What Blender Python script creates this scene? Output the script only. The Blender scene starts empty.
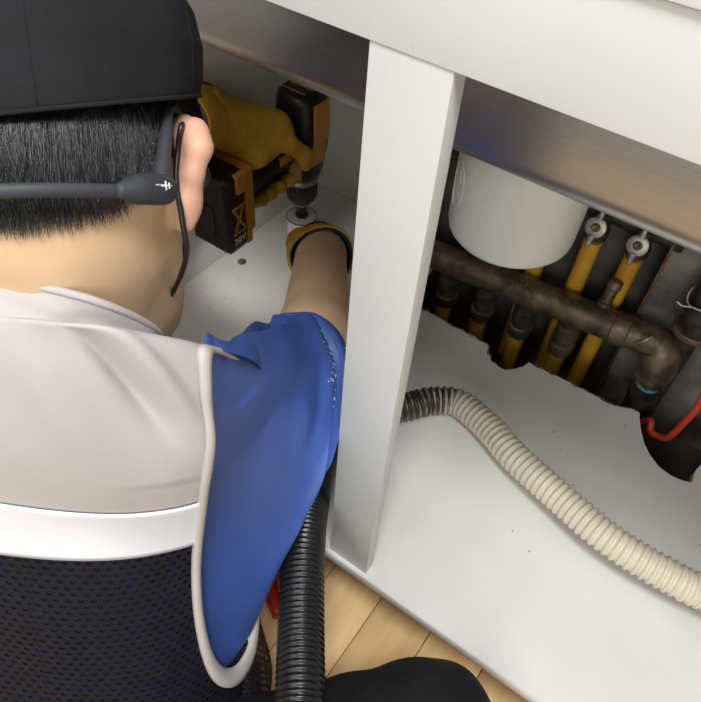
import bpy, bmesh, math, random
import numpy as np
from mathutils import Vector, Matrix, noise

random.seed(7); RNG = np.random.default_rng(11)
SC = bpy.context.scene
COL = SC.collection

# ---------------------------------------------------------------- camera
cam_data = bpy.data.cameras.new('camera')
cam_data.sensor_width = 36.0
cam_data.sensor_fit = 'HORIZONTAL'
cam_data.lens = 35.33
cam_data.clip_start = 0.02
cam = bpy.data.objects.new('camera', cam_data)
COL.objects.link(cam)
cam.matrix_world = Matrix(((0.8138, -0.4682, 0.3441, 0.0),
                           (0.5784, 0.5958, -0.5572, -0.31),
                           (0.0559, 0.6526, 0.7557, 0.935),
                           (0, 0, 0, 1)))
SC.camera = cam

# ---------------------------------------------------------------- world, lights, exposure
world = bpy.data.worlds.new('world'); SC.world = world
world.use_nodes = True
bg = world.node_tree.nodes['Background']
bg.inputs[0].default_value = (1.0, 0.93, 0.80, 1)
bg.inputs[1].default_value = 0.30

def area(name, loc, target, sx, sy, watts, color):
    l = bpy.data.lights.new(name, 'AREA'); l.shape = 'RECTANGLE'
    l.size = sx; l.size_y = sy; l.energy = watts; l.color = color
    o = bpy.data.objects.new(name, l); COL.objects.link(o)
    o.location = loc
    o.rotation_euler = (Vector(target) - Vector(loc)).to_track_quat('-Z', 'Y').to_euler()
    return o
area('ceiling_light', (0.24, -0.62, 2.30), (0.0, 0.0, 0.3), 0.5, 0.5, 31, (.985, 0.99, 1.0))
area('room_fill_light', (0.75, -2.3, 1.45), (0.0, 0.2, 0.45), 1.2, 1.0, 16, (.98, 0.99, 0.97))  # added low frontal fill to brighten stile, forearm and drum
area('rear_fill_light', (-.6, -1.7, 2.3), (-0.2, -.2, 0.5), 0.8, 0.8, 10, (1.0, 0.99, 0.97))  # weak fill added behind and above the camera, not an actual ceiling fixture

SC.view_settings.view_transform = 'Standard'
SC.view_settings.look = 'None'
SC.view_settings.gamma = 1
SC.view_settings.use_curve_mapping = False
SC.view_settings.exposure = 0.35

# ---------------------------------------------------------------- helpers: objects
V = Vector
def link(name, me, mat=None, parent=None):
    o = bpy.data.objects.new(name, me); COL.objects.link(o)
    if mat is not None and me is not None: me.materials.append(mat)
    if parent is not None: o.parent = parent
    return o
def empty(name, loc=(0, 0, 0)):
    o = bpy.data.objects.new(name, None); COL.objects.link(o)
    o.empty_display_size = 0.03
    o.location = loc
    return o
def tag(o, label=None, cat=None, group=None, kind=None):
    if label: o['label'] = label
    if cat: o['category'] = cat
    if group: o['group'] = group
    if kind: o['kind'] = kind
    return o
def keep(o, parent):
    """parent a mesh built in world coordinates to an empty that has a location"""
    o.parent = parent
    o.matrix_parent_inverse = Matrix.Translation(-parent.location) if parent.type == 'EMPTY' else Matrix.Identity(4)
    return o
def mesh_from(verts, faces, smooth=True):
    me = bpy.data.meshes.new('mesh')
    me.from_pydata([tuple(v) for v in verts], [], [tuple(int(i) for i in f) for f in faces])
    if smooth: me.polygons.foreach_set('use_smooth', [True] * len(me.polygons))
    me.update()
    return me
def bm_mesh(bm, smooth=False):
    me = bpy.data.meshes.new('mesh'); bm.normal_update(); bm.to_mesh(me); bm.free()
    if smooth: me.polygons.foreach_set('use_smooth', [True] * len(me.polygons))
    return me
def part(name, me, mat, parent):
    o = link(name, me, mat)
    if parent is not None: keep(o, parent)
    return o
def smooth_by_angle(me, deg=35):
    me.polygons.foreach_set('use_smooth', [True] * len(me.polygons))
    bm = bmesh.new(); bm.from_mesh(me)
    for e in bm.edges:
        if len(e.link_faces) == 2 and e.calc_face_angle(0) > math.radians(deg): e.smooth = False
    bm.to_mesh(me); bm.free()
    return me

def box_me(x0, x1, y0, y1, z0, z1, bev=0.001, seg=2):
    bm = bmesh.new(); bmesh.ops.create_cube(bm, size=1)
    for v in bm.verts:
        v.co = V((x0 + (v.co.x + .5) * (x1 - x0), y0 + (v.co.y + .5) * (y1 - y0), z0 + (v.co.z + .5) * (z1 - z0)))
    if bev > 0: bmesh.ops.bevel(bm, geom=bm.edges[:], offset=bev, segments=seg, profile=.7, affect='EDGES', clamp_overlap=True)
    return smooth_by_angle(bm_mesh(bm), 50)
def poly_me(pts, z0, z1, bev=0.0):
    """extruded plan polygon"""
    bm = bmesh.new()
    lo = [bm.verts.new((p[0], p[1], z0)) for p in pts]
    hi = [bm.verts.new((p[0], p[1], z1)) for p in pts]
    n = len(pts)
    bm.faces.new(hi); bm.faces.new(lo[::-1])
    for i in range(n): bm.faces.new((lo[i], lo[(i + 1) % n], hi[(i + 1) % n], hi[i]))
    bmesh.ops.recalc_face_normals(bm, faces=bm.faces[:])
    bmesh.ops.triangulate(bm, faces=[f for f in bm.faces if len(f.verts) > 4])
    return bm_mesh(bm)
def frame_from(d):
    d = V(d).normalized()
    a = V((0, 0, 1)) if abs(d.z) < .9 else V((1, 0, 0))
    u = d.cross(a).normalized(); v = d.cross(u).normalized()
    return d, u, v
def lathe_me(profile, origin, axis, n=32, cap=True, ang=38):
    """profile: list of (along, radius); swept about axis"""
    d, u, v = frame_from(axis); o = V(origin)
    verts, faces = [], []
    for (s, r) in profile:
        for k in range(n):
            t = 2 * math.pi * k / n
            verts.append(o + d * s + (u * math.cos(t) + v * math.sin(t)) * r)
    m = len(profile)
    for i in range(m - 1):
        for k in range(n):
            faces.append((i * n + k, i * n + (k + 1) % n, (i + 1) * n + (k + 1) % n, (i + 1) * n + k))
    if cap:
        faces.append(tuple(range(n))[::-1]); faces.append(tuple((m - 1) * n + k for k in range(n)))
    me = mesh_from(verts, faces)
    bm = bmesh.new(); bm.from_mesh(me); bmesh.ops.recalc_face_normals(bm, faces=bm.faces[:]); bm.to_mesh(me); bm.free()
    return smooth_by_angle(me, ang)
def catmull(pts, n):
    """resample a polyline through pts with n samples (arrays of any width)"""
    P = np.array([list(p) for p in pts], float)
    P = np.vstack([2 * P[0] - P[1], P, 2 * P[-1] - P[-2]])
    m = len(pts) - 1
    out = []
    for q in np.linspace(0, m, n):
        i = min(int(q), m - 1); t = q - i
        a, b, c, d = P[i:i + 4]
        out.append(.5 * (2 * b + (c - a) * t + (2 * a - 5 * b + 4 * c - d) * t * t + (3 * b - a - 3 * c + d) * t ** 3))
    return np.array(out)
def arclen(P, n):
    s = np.concatenate([[0], np.cumsum(np.linalg.norm(np.diff(P, axis=0), axis=1))])
    q = np.linspace(0, s[-1], n)
    return np.stack([np.interp(q, s, P[:, k]) for k in range(P.shape[1])], 1), s[-1]
def tube(path, radii, n=12, closed=False, flat=1.0):
    """swept tube along path (k,3); radii scalar or (k,)"""
    P = np.array([list(p) for p in path], float); k = len(P)
    R = np.full(k, radii) if np.isscalar(radii) else np.array(radii, float)
    T = np.gradient(P, axis=0) if not closed else np.roll(P, -1, 0) - np.roll(P, 1, 0)
    T /= np.linalg.norm(T, axis=1)[:, None] + 1e-12
    a = np.array([0, 0, 1.]) if abs(T[0, 2]) < .9 else np.array([1., 0, 0])
    u = np.cross(T[0], a); u /= np.linalg.norm(u)
    verts = []
    for i in range(k):
        u = u - T[i] * (u @ T[i]); u /= np.linalg.norm(u)
        v = np.cross(T[i], u)
        for j in range(n):
            t = 2 * math.pi * j / n
            verts.append(P[i] + (u * math.cos(t) + v * math.sin(t) * flat) * R[i])
    faces = []
    for i in range(k if closed else k - 1):
        i2 = (i + 1) % k
        for j in range(n):
            faces.append((i * n + j, i * n + (j + 1) % n, i2 * n + (j + 1) % n, i2 * n + j))
    if not closed:
        faces.append(tuple(range(n))[::-1]); faces.append(tuple((k - 1) * n + j for j in range(n)))
    return verts, faces
def tube_me(path, radii, n=12, closed=False, samples=None, flat=1.0):
    if samples:
        path = catmull(path, samples)
        if not np.isscalar(radii): radii = np.interp(np.linspace(0, 1, samples), np.linspace(0, 1, len(radii)), radii)
    v, f = tube(path, radii, n, closed, flat)
    return mesh_from(v, f)
def corrugated_me(path, r, pitch, amp, n=28, per=6):
    """ribbed hose; stores how deep a vertex lies in a groove"""
    P = catmull(path, 400); L = np.linalg.norm(np.diff(P, axis=0), axis=1).sum()
    k = int(L / pitch * per) + 1
    P, L = arclen(P, k)
    ph = np.arange(k) % per / per
    prof = np.clip(.5 + .75 * np.cos(2 * np.pi * ph), 0, 1)
    R = r - amp * (1 - prof)
    v, f = tube(P, R, n)
    me = mesh_from(v, f)
    a = me.attributes.new('groove', 'FLOAT', 'POINT')
    a.data.foreach_set('value', np.repeat(1 - prof, n).astype(np.float32))
    return me
def solidify(o, t, offset=-1):
    m = o.modifiers.new('thickness', 'SOLIDIFY'); m.thickness = t; m.offset = offset
    return o

# ---------------------------------------------------------------- helpers: signed distance fields -> surface
def smin(a, b, k):
    h = np.clip(.5 + .5 * (b - a) / k, 0, 1)
    return b + (a - b) * h - k * h * (1 - h)
def smax(a, b, k): return -smin(-a, -b, k)
def sd_cap(P, a, b, ra, rb):
    a = np.array(list(a), np.float32); b = np.array(list(b), np.float32); ab = b - a
    t = np.clip(((P - a) @ ab) / (ab @ ab), 0, 1)
    d = P - (a + t[..., None] * ab)
    return np.sqrt((d * d).sum(-1)) - (ra + (rb - ra) * t)
def sd_ell(P, c, ax, r):
    """ax: 3 orthonormal axes (rows), r: semi axes"""
    q = (P - np.array(list(c), np.float32)) @ np.array([list(a) for a in ax], np.float32).T
    r = np.array(r, np.float32)
    k0 = np.sqrt(((q / r) ** 2).sum(-1)); k1 = np.sqrt(((q / r ** 2) ** 2).sum(-1)) + 1e-9
    return k0 * (k0 - 1) / k1
def surface_nets(f, lo, hi, h):
    lo = np.array(lo, np.float32); hi = np.array(hi, np.float32)
    n = np.ceil((hi - lo) / h).astype(int) + 1
    g = [lo[i] + h * np.arange(n[i], dtype=np.float32) for i in range(3)]
    vals = np.empty(tuple(n), np.float32)
    for i0 in range(0, n[0], 16):
        P = np.stack(np.meshgrid(g[0][i0:i0 + 16], g[1], g[2], indexing='ij'), -1)
        vals[i0:i0 + 16] = f(P)
    ins = vals < 0
    cs = [(i, j, k) for i in (0, 1) for j in (0, 1) for k in (0, 1)]
    m = tuple(n - 1)
    def sl(c): return tuple(slice(c[a], c[a] + m[a]) for a in range(3))
    cnt = np.zeros(m, np.int8)
    for c in cs: cnt += ins[sl(c)]
    act = (cnt > 0) & (cnt < 8)
    idx = np.argwhere(act)
    pos = np.zeros((len(idx), 3)); num = np.zeros(len(idx))
    for a in range(8):
        for b in range(a + 1, 8):
            ca, cb = np.array(cs[a]), np.array(cs[b])
            if np.abs(ca - cb).sum() != 1: continue
            va = vals[tuple((idx + ca).T)]; vb = vals[tuple((idx + cb).T)]
            s = (va < 0) != (vb < 0)
            t = np.where(s, va / np.where(s, va - vb, 1), 0)
            pos += np.where(s[:, None], ca + t[:, None] * (cb - ca), 0); num += s
    pos = pos / num[:, None]
    verts = lo + (idx + pos) * h
    vid = np.full(m, -1, np.int64); vid[tuple(idx.T)] = np.arange(len(idx))
    faces = []
    for ax in range(3):
        o1, o2 = [(1, 2), (2, 0), (0, 1)][ax]
        a = [slice(None)] * 3; b = [slice(None)] * 3
        a[ax] = slice(0, n[ax] - 1); b[ax] = slice(1, n[ax])
        A = ins[tuple(a)]; B = ins[tuple(b)]
        e = np.argwhere(A != B)
        e = e[(e[:, o1] > 0) & (e[:, o2] > 0) & (e[:, o1] < n[o1] - 1) & (e[:, o2] < n[o2] - 1)]
        d1 = np.zeros(3, int); d1[o1] = 1; d2 = np.zeros(3, int); d2[o2] = 1
        q = np.stack([vid[tuple((e - d1 - d2).T)], vid[tuple((e - d2).T)], vid[tuple(e.T)], vid[tuple((e - d1).T)]], 1)
        flip = ~A[tuple(e.T)]
        q[flip] = q[flip][:, ::-1]
        faces.append(q)
    return verts, np.concatenate(faces)
def sdf_me(f, lo, hi, h, relax=1):
    v, fc = surface_nets(f, lo, hi, h)
    for _ in range(relax):
        acc = np.zeros_like(v); num = np.zeros(len(v))
        for i in range(4):
            for j in ((i + 1) % 4, (i + 3) % 4):
                np.add.at(acc, fc[:, i], v[fc[:, j]]); np.add.at(num, fc[:, i], 1)
        v = .5 * v + .5 * acc / np.maximum(num, 1)[:, None]
    return v, fc

# ---------------------------------------------------------------- helpers: materials
def mat(name, color, rough=.5, metal=0.0, var=0.0, scale=30.0, bump=0.0, bscale=None, color2=None, spec=.5,
        stretch=None, sss=0.0, coat=0.0, detail=4.0, sheen=0.0, lohi=(.35, .65)):
    m = bpy.data.materials.new(name); m.use_nodes = True
    nt = m.node_tree; b = nt.nodes['Principled BSDF']
    b.inputs['Base Color'].default_value = (*color, 1)
    b.inputs['Roughness'].default_value = rough
    b.inputs['Metallic'].default_value = metal
    b.inputs['Specular IOR Level'].default_value = spec
    if coat: b.inputs['Coat Weight'].default_value = coat; b.inputs['Coat Roughness'].default_value = .15
    if sheen: b.inputs['Sheen Weight'].default_value = sheen; b.inputs['Sheen Roughness'].default_value = .4
    if sss:
        b.inputs['Subsurface Weight'].default_value = sss
        b.inputs['Subsurface Radius'].default_value = (1.0, .35, .2); b.inputs['Subsurface Scale'].default_value = .006
    tc = nt.nodes.new('ShaderNodeTexCoord'); mp = nt.nodes.new('ShaderNodeMapping')
    nt.links.new(tc.outputs['Object'], mp.inputs['Vector'])
    if stretch: mp.inputs['Scale'].default_value = stretch
    nz = nt.nodes.new('ShaderNodeTexNoise'); nz.inputs['Scale'].default_value = scale; nz.inputs['Detail'].default_value = detail
    nt.links.new(mp.outputs['Vector'], nz.inputs['Vector'])
    if var or color2 is not None:
        rp = nt.nodes.new('ShaderNodeValToRGB')
        c2 = color2 if color2 is not None else tuple(c * (1 - var) for c in color)
        rp.color_ramp.elements[0].position = lohi[0]; rp.color_ramp.elements[1].position = lohi[1]
        rp.color_ramp.elements[0].color = (*c2, 1); rp.color_ramp.elements[1].color = (*color, 1)
        nt.links.new(nz.outputs['Fac'], rp.inputs['Fac']); nt.links.new(rp.outputs['Color'], b.inputs['Base Color'])
    if bump:
        nb = nt.nodes.new('ShaderNodeTexNoise'); nb.inputs['Scale'].default_value = bscale or scale
        nb.inputs['Detail'].default_value = 5
        nt.links.new(mp.outputs['Vector'], nb.inputs['Vector'])
        bp = nt.nodes.new('ShaderNodeBump'); bp.inputs['Strength'].default_value = bump; bp.inputs['Distance'].default_value = .002
        nt.links.new(nb.outputs['Fac'], bp.inputs['Height']); nt.links.new(bp.outputs['Normal'], b.inputs['Normal'])
    return m
def nodes(m): return m.node_tree, m.node_tree.nodes['Principled BSDF']
def mathn(nt, op, a, b=None):
    n = nt.nodes.new('ShaderNodeMath'); n.operation = op
    for i, x in enumerate((a, b)):
        if x is None: continue
        if hasattr(x, 'is_output') or hasattr(x, 'links'): nt.links.new(x, n.inputs[i])
        else: n.inputs[i].default_value = x
    return n.outputs[0]

M_LAM = mat('white_laminate', (.62, .63, .61), .38, var=.06, scale=9, bump=.02, bscale=60)
M_PANEL = mat('cabinet_board', (.74, .73, .70), .42, var=.08, scale=7, bump=.03, bscale=90)
# dirt specks and grime on the cabinet floor
nt, b = nodes(M_PANEL)
src = b.inputs['Base Color'].links[0].from_socket
tc = nt.nodes.new('ShaderNodeTexCoord')
vo = nt.nodes.new('ShaderNodeTexVoronoi'); vo.inputs['Scale'].default_value = 55
nt.links.new(tc.outputs['Object'], vo.inputs['Vector'])
n2 = nt.nodes.new('ShaderNodeTexNoise'); n2.inputs['Scale'].default_value = 11; nt.links.new(tc.outputs['Object'], n2.inputs['Vector'])
sp = mathn(nt, 'MULTIPLY', mathn(nt, 'LESS_THAN', vo.outputs['Distance'], .075), mathn(nt, 'GREATER_THAN', n2.outputs['Fac'], .56))
mx = nt.nodes.new('ShaderNodeMixRGB'); mx.inputs[2].default_value = (.16, .13, .10, 1)
nt.links.new(mathn(nt, 'MULTIPLY', sp, .75), mx.inputs[0]); nt.links.new(src, mx.inputs[1]); nt.links.new(mx.outputs[0], b.inputs['Base Color'])
M_CHIP = mat('raw_particle_board', (.55, .49, .40), .9, color2=(.30, .24, .18), scale=220, bump=.5, bscale=260)
M_STEEL = mat('stainless_steel', (.53, .53, .55), .36, 1.0, var=.10, scale=40, stretch=(1, 14, 14), bump=.02, bscale=60)
M_DRUM = mat('grey_plastic', (.66, .68, .64), .38, var=.05, scale=8, coat=.2)
M_BRONZE = mat('tarnished_brass', (.27, .20, .135), .45, .6, color2=(.10, .075, .052), scale=38, bump=.25, bscale=80)
M_DARKFIT = mat('blackened_fitting', (.085, .07, .056), .5, .4, color2=(.035, .03, .025), scale=60, bump=.2)
M_YEL = mat('amber_pipe_plastic', (.80, .46, .045), .33, color2=(.62, .30, .03), scale=14, coat=.3, lohi=(.3, .7))
M_HANDLE = mat('cast_zinc', (.52, .49, .44), .45, .6, var=.3, scale=90, bump=.1)
M_CONC = mat('grimy_concrete', (.13, .115, .10), .9, color2=(.035, .03, .027), scale=9, bump=.5, bscale=60)
M_PLATE = mat('stained_backing_board', (.30, .29, .265), .7, color2=(.09, .085, .075), scale=14, bump=.35, bscale=70, detail=8)
M_COPPER = mat('rusty_strap_edge', (.34, .19, .10), .45, .7, color2=(.16, .09, .05), scale=60)
M_TEAL = mat('teal_thread_tape', (.10, .42, .47), .5, var=.3, scale=90)
M_RED = mat('orange_red_cable', (.62, .07, .03), .45, var=.15, scale=50)
M_REDTOOL = mat('red_plastic', (.55, .02, .02), .4, var=.15, scale=60)
M_BLACKRUB = mat('black_ribbed_rubber', (.012, .012, .013), .28, var=.3, scale=200, bump=.15, bscale=300)
M_CAP = mat('black_cotton', (.006, .0065, .008), .85, color2=(.010, .011, .013), scale=14, bump=.25, bscale=900, spec=.3)
M_TROUSER = mat('black_trouser_cloth', (.008, .008, .009), .9, var=.3, scale=30, bump=.25, bscale=700, spec=.3)
M_BLUE = mat('blue_polyester', (.042, .096, .35), .50, color2=(.036, .082, .30), scale=16, bump=.08, bscale=900)
M_VEST = mat('grey_vest_cloth', (.49, .455, .445), .8, color2=(.45, .415, .41), scale=10, bump=.1, bscale=900, sheen=.1)
M_PIPING = mat('grey_piping', (.50, .465, .44), .75, var=.08, scale=60, bump=.1, bscale=800)
M_REFL = mat('silver_reflective_tape', (.84, .87, .96), .35, .1, var=.05, scale=12, bump=.05, bscale=500)
M_HAIR = mat('black_hair', (.014, .012, .012), .30, var=.4, scale=300, spec=.9)
M_BPLAST = mat('black_plastic', (.013, .012, .012), .38, var=.2, scale=120, bump=.05, bscale=400)
M_ORANGE = mat('orange_yellow_plastic', (.55, .24, .03), .45, var=.15, scale=60)
M_CHROME = mat('chuck_metal', (.34, .33, .33), .35, .9, var=.2, scale=90)
M_WHITEPL = mat('white_hole_saw_enamel', (.66, .65, .61), .45, var=.12, scale=50)
M_GLOVE = mat('mustard_work_glove', (.58, .33, .020), .75, color2=(.44, .235, .014), scale=35, bump=.3, bscale=180, lohi=(.3, .7))
M_LINING = mat('blue_glove_lining', (.02, .045, .12), .8, var=.2, scale=80)
M_HEADSET = mat('slate_grey_rubber', (.032, .035, .044), .6, var=.1, scale=80)
M_WHITEMARK = mat('white_print', (.75, .75, .75), .6, var=.05, scale=80)
M_PENCIL = mat('faint_pencil', (.60, .57, .53), .8, var=.1, scale=80)
M_TOE = mat('dark_toe_board', (.08, .05, .035), .7, var=.3, scale=20)
M_COUNTER = mat('pale_worktop', (.72, .71, .71), .35, var=.06, scale=30)
M_PAINT = mat('pale_wall_paint', (.62, .60, .56), .8, var=.05, scale=12, bump=.1, bscale=120)
M_EYE = mat('eye_white', (.8, .78, .75), .2, var=.03, scale=50)
M_SOLE = mat('shoe_rubber', (.03, .03, .03), .7, var=.2, scale=50)
M_DUST = mat('dried_white_dust', (.62, .60, .56), .95, var=.2, scale=200)

# skin with redder blotches kept in an attribute
M_SKIN = mat('skin', (.66, .455, .28), .5, color2=(.60, .40, .235), scale=28, bump=.08, bscale=260, sss=.18)
nt, b = nodes(M_SKIN)
src = b.inputs['Base Color'].links[0].from_socket
at = nt.nodes.new('ShaderNodeAttribute'); at.attribute_name = 'blush'
mx = nt.nodes.new('ShaderNodeMixRGB'); mx.inputs[2].default_value = (.60, .31, .23, 1)
nt.links.new(at.outputs['Fac'], mx.inputs[0]); nt.links.new(src, mx.inputs[1]); nt.links.new(mx.outputs[0], b.inputs['Base Color'])

# cream hose, soot in the grooves towards its old end
M_CREAM = mat('cream_ribbed_plastic', (.70, .63, .49), .42, var=.10, scale=30, coat=.15)
nt, b = nodes(M_CREAM)
src = b.inputs['Base Color'].links[0].from_socket
at = nt.nodes.new('ShaderNodeAttribute'); at.attribute_name = 'groove'
ag = nt.nodes.new('ShaderNodeAttribute'); ag.attribute_name = 'soot'
nz = nt.nodes.new('ShaderNodeTexNoise'); nz.inputs['Scale'].default_value = 45
tc = nt.nodes.new('ShaderNodeTexCoord'); nt.links.new(tc.outputs['Object'], nz.inputs['Vector'])
fac = mathn(nt, 'MULTIPLY', ag.outputs['Fac'], mathn(nt, 'ADD', mathn(nt, 'MULTIPLY', at.outputs['Fac'], .95), mathn(nt, 'MULTIPLY', nz.outputs['Fac'], 1.6)))
fc = nt.nodes.new('ShaderNodeClamp'); nt.links.new(fac, fc.inputs[0])
mx = nt.nodes.new('ShaderNodeMixRGB'); mx.inputs[2].default_value = (.035, .025, .02, 1)
nt.links.new(fc.outputs[0], mx.inputs[0]); nt.links.new(src, mx.inputs[1]); nt.links.new(mx.outputs[0], b.inputs['Base Color'])

# honey wood planks, each one its own tone
M_WOOD = mat('honey_wood_floor', (.85, .60, .31), .38, color2=(.74, .48, .22), scale=7, stretch=(9, 1, 9), bump=.05, coat=.2, lohi=(.3, .7))
nt, b = nodes(M_WOOD)
src = b.inputs['Base Color'].links[0].from_socket
oi = nt.nodes.new('ShaderNodeObjectInfo'); hs = nt.nodes.new('ShaderNodeHueSaturation')
nt.links.new(mathn(nt, 'ADD', mathn(nt, 'MULTIPLY', oi.outputs['Random'], .35), .85), hs.inputs['Value'])
nt.links.new(src, hs.inputs['Color']); nt.links.new(hs.outputs[0], b.inputs['Base Color'])

# perforated vest mesh: real holes in the cloth (uv in metres)
M_NET = mat('black_perforated_mesh', (.006, .006, .011), .7, var=.3, scale=60, spec=.3)
nt, b = nodes(M_NET)
uv = nt.nodes.new('ShaderNodeTexCoord'); sep = nt.nodes.new('ShaderNodeSeparateXYZ'); nt.links.new(uv.outputs['UV'], sep.inputs[0])
PIT = .0074
def hexd(ox, oy):
    fx = mathn(nt, 'SUBTRACT', mathn(nt, 'FRACT', mathn(nt, 'ADD', mathn(nt, 'DIVIDE', sep.outputs[0], PIT), ox)), .5)
    fy = mathn(nt, 'MULTIPLY', mathn(nt, 'SUBTRACT', mathn(nt, 'FRACT', mathn(nt, 'ADD', mathn(nt, 'DIVIDE', sep.outputs[1], PIT * 1.732), oy)), .5), 1.732)
    return mathn(nt, 'ADD', mathn(nt, 'POWER', mathn(nt, 'ABSOLUTE', fx), 2), mathn(nt, 'POWER', mathn(nt, 'ABSOLUTE', fy), 2))
dd = mathn(nt, 'MINIMUM', hexd(0, 0), hexd(.5, .5))
hole = mathn(nt, 'LESS_THAN', dd, .068)
tr = nt.nodes.new('ShaderNodeBsdfTransparent'); ms = nt.nodes.new('ShaderNodeMixShader')
nt.links.new(hole, ms.inputs[0]); nt.links.new(b.outputs[0], ms.inputs[1]); nt.links.new(tr.outputs[0], ms.inputs[2])
nt.links.new(ms.outputs[0], nt.nodes['Material Output'].inputs['Surface'])

def text_me(body, size, extrude=.0004):
    cu = bpy.data.curves.new('lettering', 'FONT'); cu.body = body; cu.size = size; cu.extrude = extrude
    cu.align_x = 'CENTER'; cu.align_y = 'CENTER'
    o = bpy.data.objects.new('lettering', cu); COL.objects.link(o)
    bpy.context.view_layer.update()
    me = bpy.data.meshes.new_from_object(o.evaluated_get(bpy.context.evaluated_depsgraph_get()))
    bpy.data.objects.remove(o); bpy.data.curves.remove(cu)
    return me
def place_text(name, body, size, loc, xdir, ydir, m, parent, extrude=.0004):
    me = text_me(body, size, extrude)
    x = V(xdir).normalized(); y = V(ydir); y = (y - x * y.dot(x)).normalized(); z = x.cross(y)
    R = Matrix((x, y, z)).transposed().to_4x4(); R.translation = V(loc)
    me.transform(R)
    return part(name, me, m, parent)

# ================================================================ THE SETTING
ZP = 0.14            # top of the cabinet floor
floor = tag(link('floor', box_me(-1.7, 1.3, -1.8, .62, -.05, -.012, 0), M_CONC), 'grimy bare screed below honey coloured wood planks', None, kind='structure')
# planks run towards the cabinet; each is its own piece
pw = .0785; plank_cache = {}
cols = list(range(-14, 12))
for c in cols:
    x0 = -.0535 + c * pw
    off = (c * .37) % 1 * .55
    y1 = .10
    ys = [y1]
    y = y1 - .18 - off
    while y > -1.05: ys.append(y); y -= .6
    ys.append(-1.2)
    for a, bq in zip(ys[:-1], ys[1:]):
        L = round(a - bq, 3)
        if L not in plank_cache:
            me = box_me(-pw / 2 + .0005, pw / 2 - .0005, -L / 2 + .0005, L / 2 - .0005, -.012, 0, .0009, 1)
            me.materials.append(M_WOOD); plank_cache[L] = me
        o = bpy.data.objects.new('plank', plank_cache[L]); COL.objects.link(o)
        o.location = (x0 + pw / 2, (a + bq) / 2, 0); o.parent = floor
tag(link('wall_back', box_me(-1.7, 1.3, .60, .70, -.012, .84, 0), M_CONC), 'grimy bare wall behind the heating pipes', None, kind='structure')
tag(link('wall_upper', box_me(-1.7, 1.3, .60, .70, .84, 2.5, 0), M_PAINT), 'plain painted wall above the worktop', None, kind='structure')

# ================================================================ CABINET
cab = tag(empty('sink_cabinet', (0, .3, 0)), 'white laminate sink base cabinet with open front and centre stile', 'cabinet')
# floor board with torn rear edge, pipe notch and drain opening
rag = lambda pts, step=.008, amp=.0032: [q for a, bq in zip(pts[:-1], pts[1:]) for q in
      [(a[0] + (bq[0] - a[0]) * k / max(1, int(math.dist(a, bq) / step)) + random.uniform(-amp, amp) * .4,
        a[1] + (bq[1] - a[1]) * k / max(1, int(math.dist(a, bq) / step)) + random.uniform(-amp, amp)) for k in range(max(1, int(math.dist(a, bq) / step)))]]
cut = [(-.365, .586), (-.362, .425), (-.3114, .4223), (-.250, .4205), (-.1975, .419), (-.1915, .405), (-.179, .395), (-.167, .3895), (-.155, .3905), (-.145, .399), (-.1385, .4084), (-.1315, .427),
       (-.09, .429), (-.0489, .4294), (-.0018, .4307), (.0401, .4425), (.0475, .424)]
arc = [(.0525, .4121), (.064, .393), (.0775, .3787), (.094, .368), (.1109, .3641), (.126, .3655), (.139, .371), (.1375, .3935), (.146, .43), (.152, .455)]
out = [(-.66, -.004)] + [(.62, -.004), (.62, .455)] + [(.3, .457), (.152, .455)] + arc[::-1][1:] + rag(cut)[::-1] + [(-.66, .586)]
bp = part('floor_board', poly_me(out, ZP - .016, ZP), M_PANEL, cab)
# raw torn particle board showing along the cut
edge = rag(cut[1:-1], .005, .0026)
vs, fs = [], []
for i, (x, y) in enumerate(edge):
    w = random.uniform(.0006, .0022)
    vs += [(x, y - w, ZP + .0005), (x, y + .0012, ZP + .0006 - random.uniform(0, .001)), (x, y + .0016, ZP - .015)]
    if i: fs += [(3 * i - 3, 3 * i, 3 * i + 1, 3 * i - 2), (3 * i - 2, 3 * i + 1, 3 * i + 2, 3 * i - 1)]
part('torn_edge', mesh_from(vs, fs), M_CHIP, bp)
part('edge_band', box_me(-.66, .62, -.0055, -.004, ZP - .0165, ZP + .0003, .0003, 1), M_LAM, bp)
for sx, sy in ((-.6232, .3249),):
    sc = part('screw_cap', lathe_me([(0, .0075), (.0016, .0072), (.0022, .0055), (.0022, .002), (.0012, .0018)], (sx, sy, ZP), (0, 0, 1), 24), M_CHROME, bp)
part('side_panel', box_me(-.674, -.658, .0, .60, .0, .80, .0008), M_PANEL, cab)
part('side_panel', box_me(.62, .636, .0, .60, .0, .80, .0008), M_PANEL, cab)
part('back_panel', box_me(-.658, -.40, .586, .598, ZP, .80, .0005), M_PANEL, cab)
part('toe_board', box_me(-.66, .62, .10, .114, 0, ZP - .016, .0005), M_TOE, cab)
rail = part('rail', box_me(-.674, .636, -.001, .017, .7665, .826, .0012), M_LAM, cab)
stile = part('stile', box_me(-.1962, -.1437, .0, .0155, ZP, .7662, .0009), M_LAM, cab)
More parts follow.
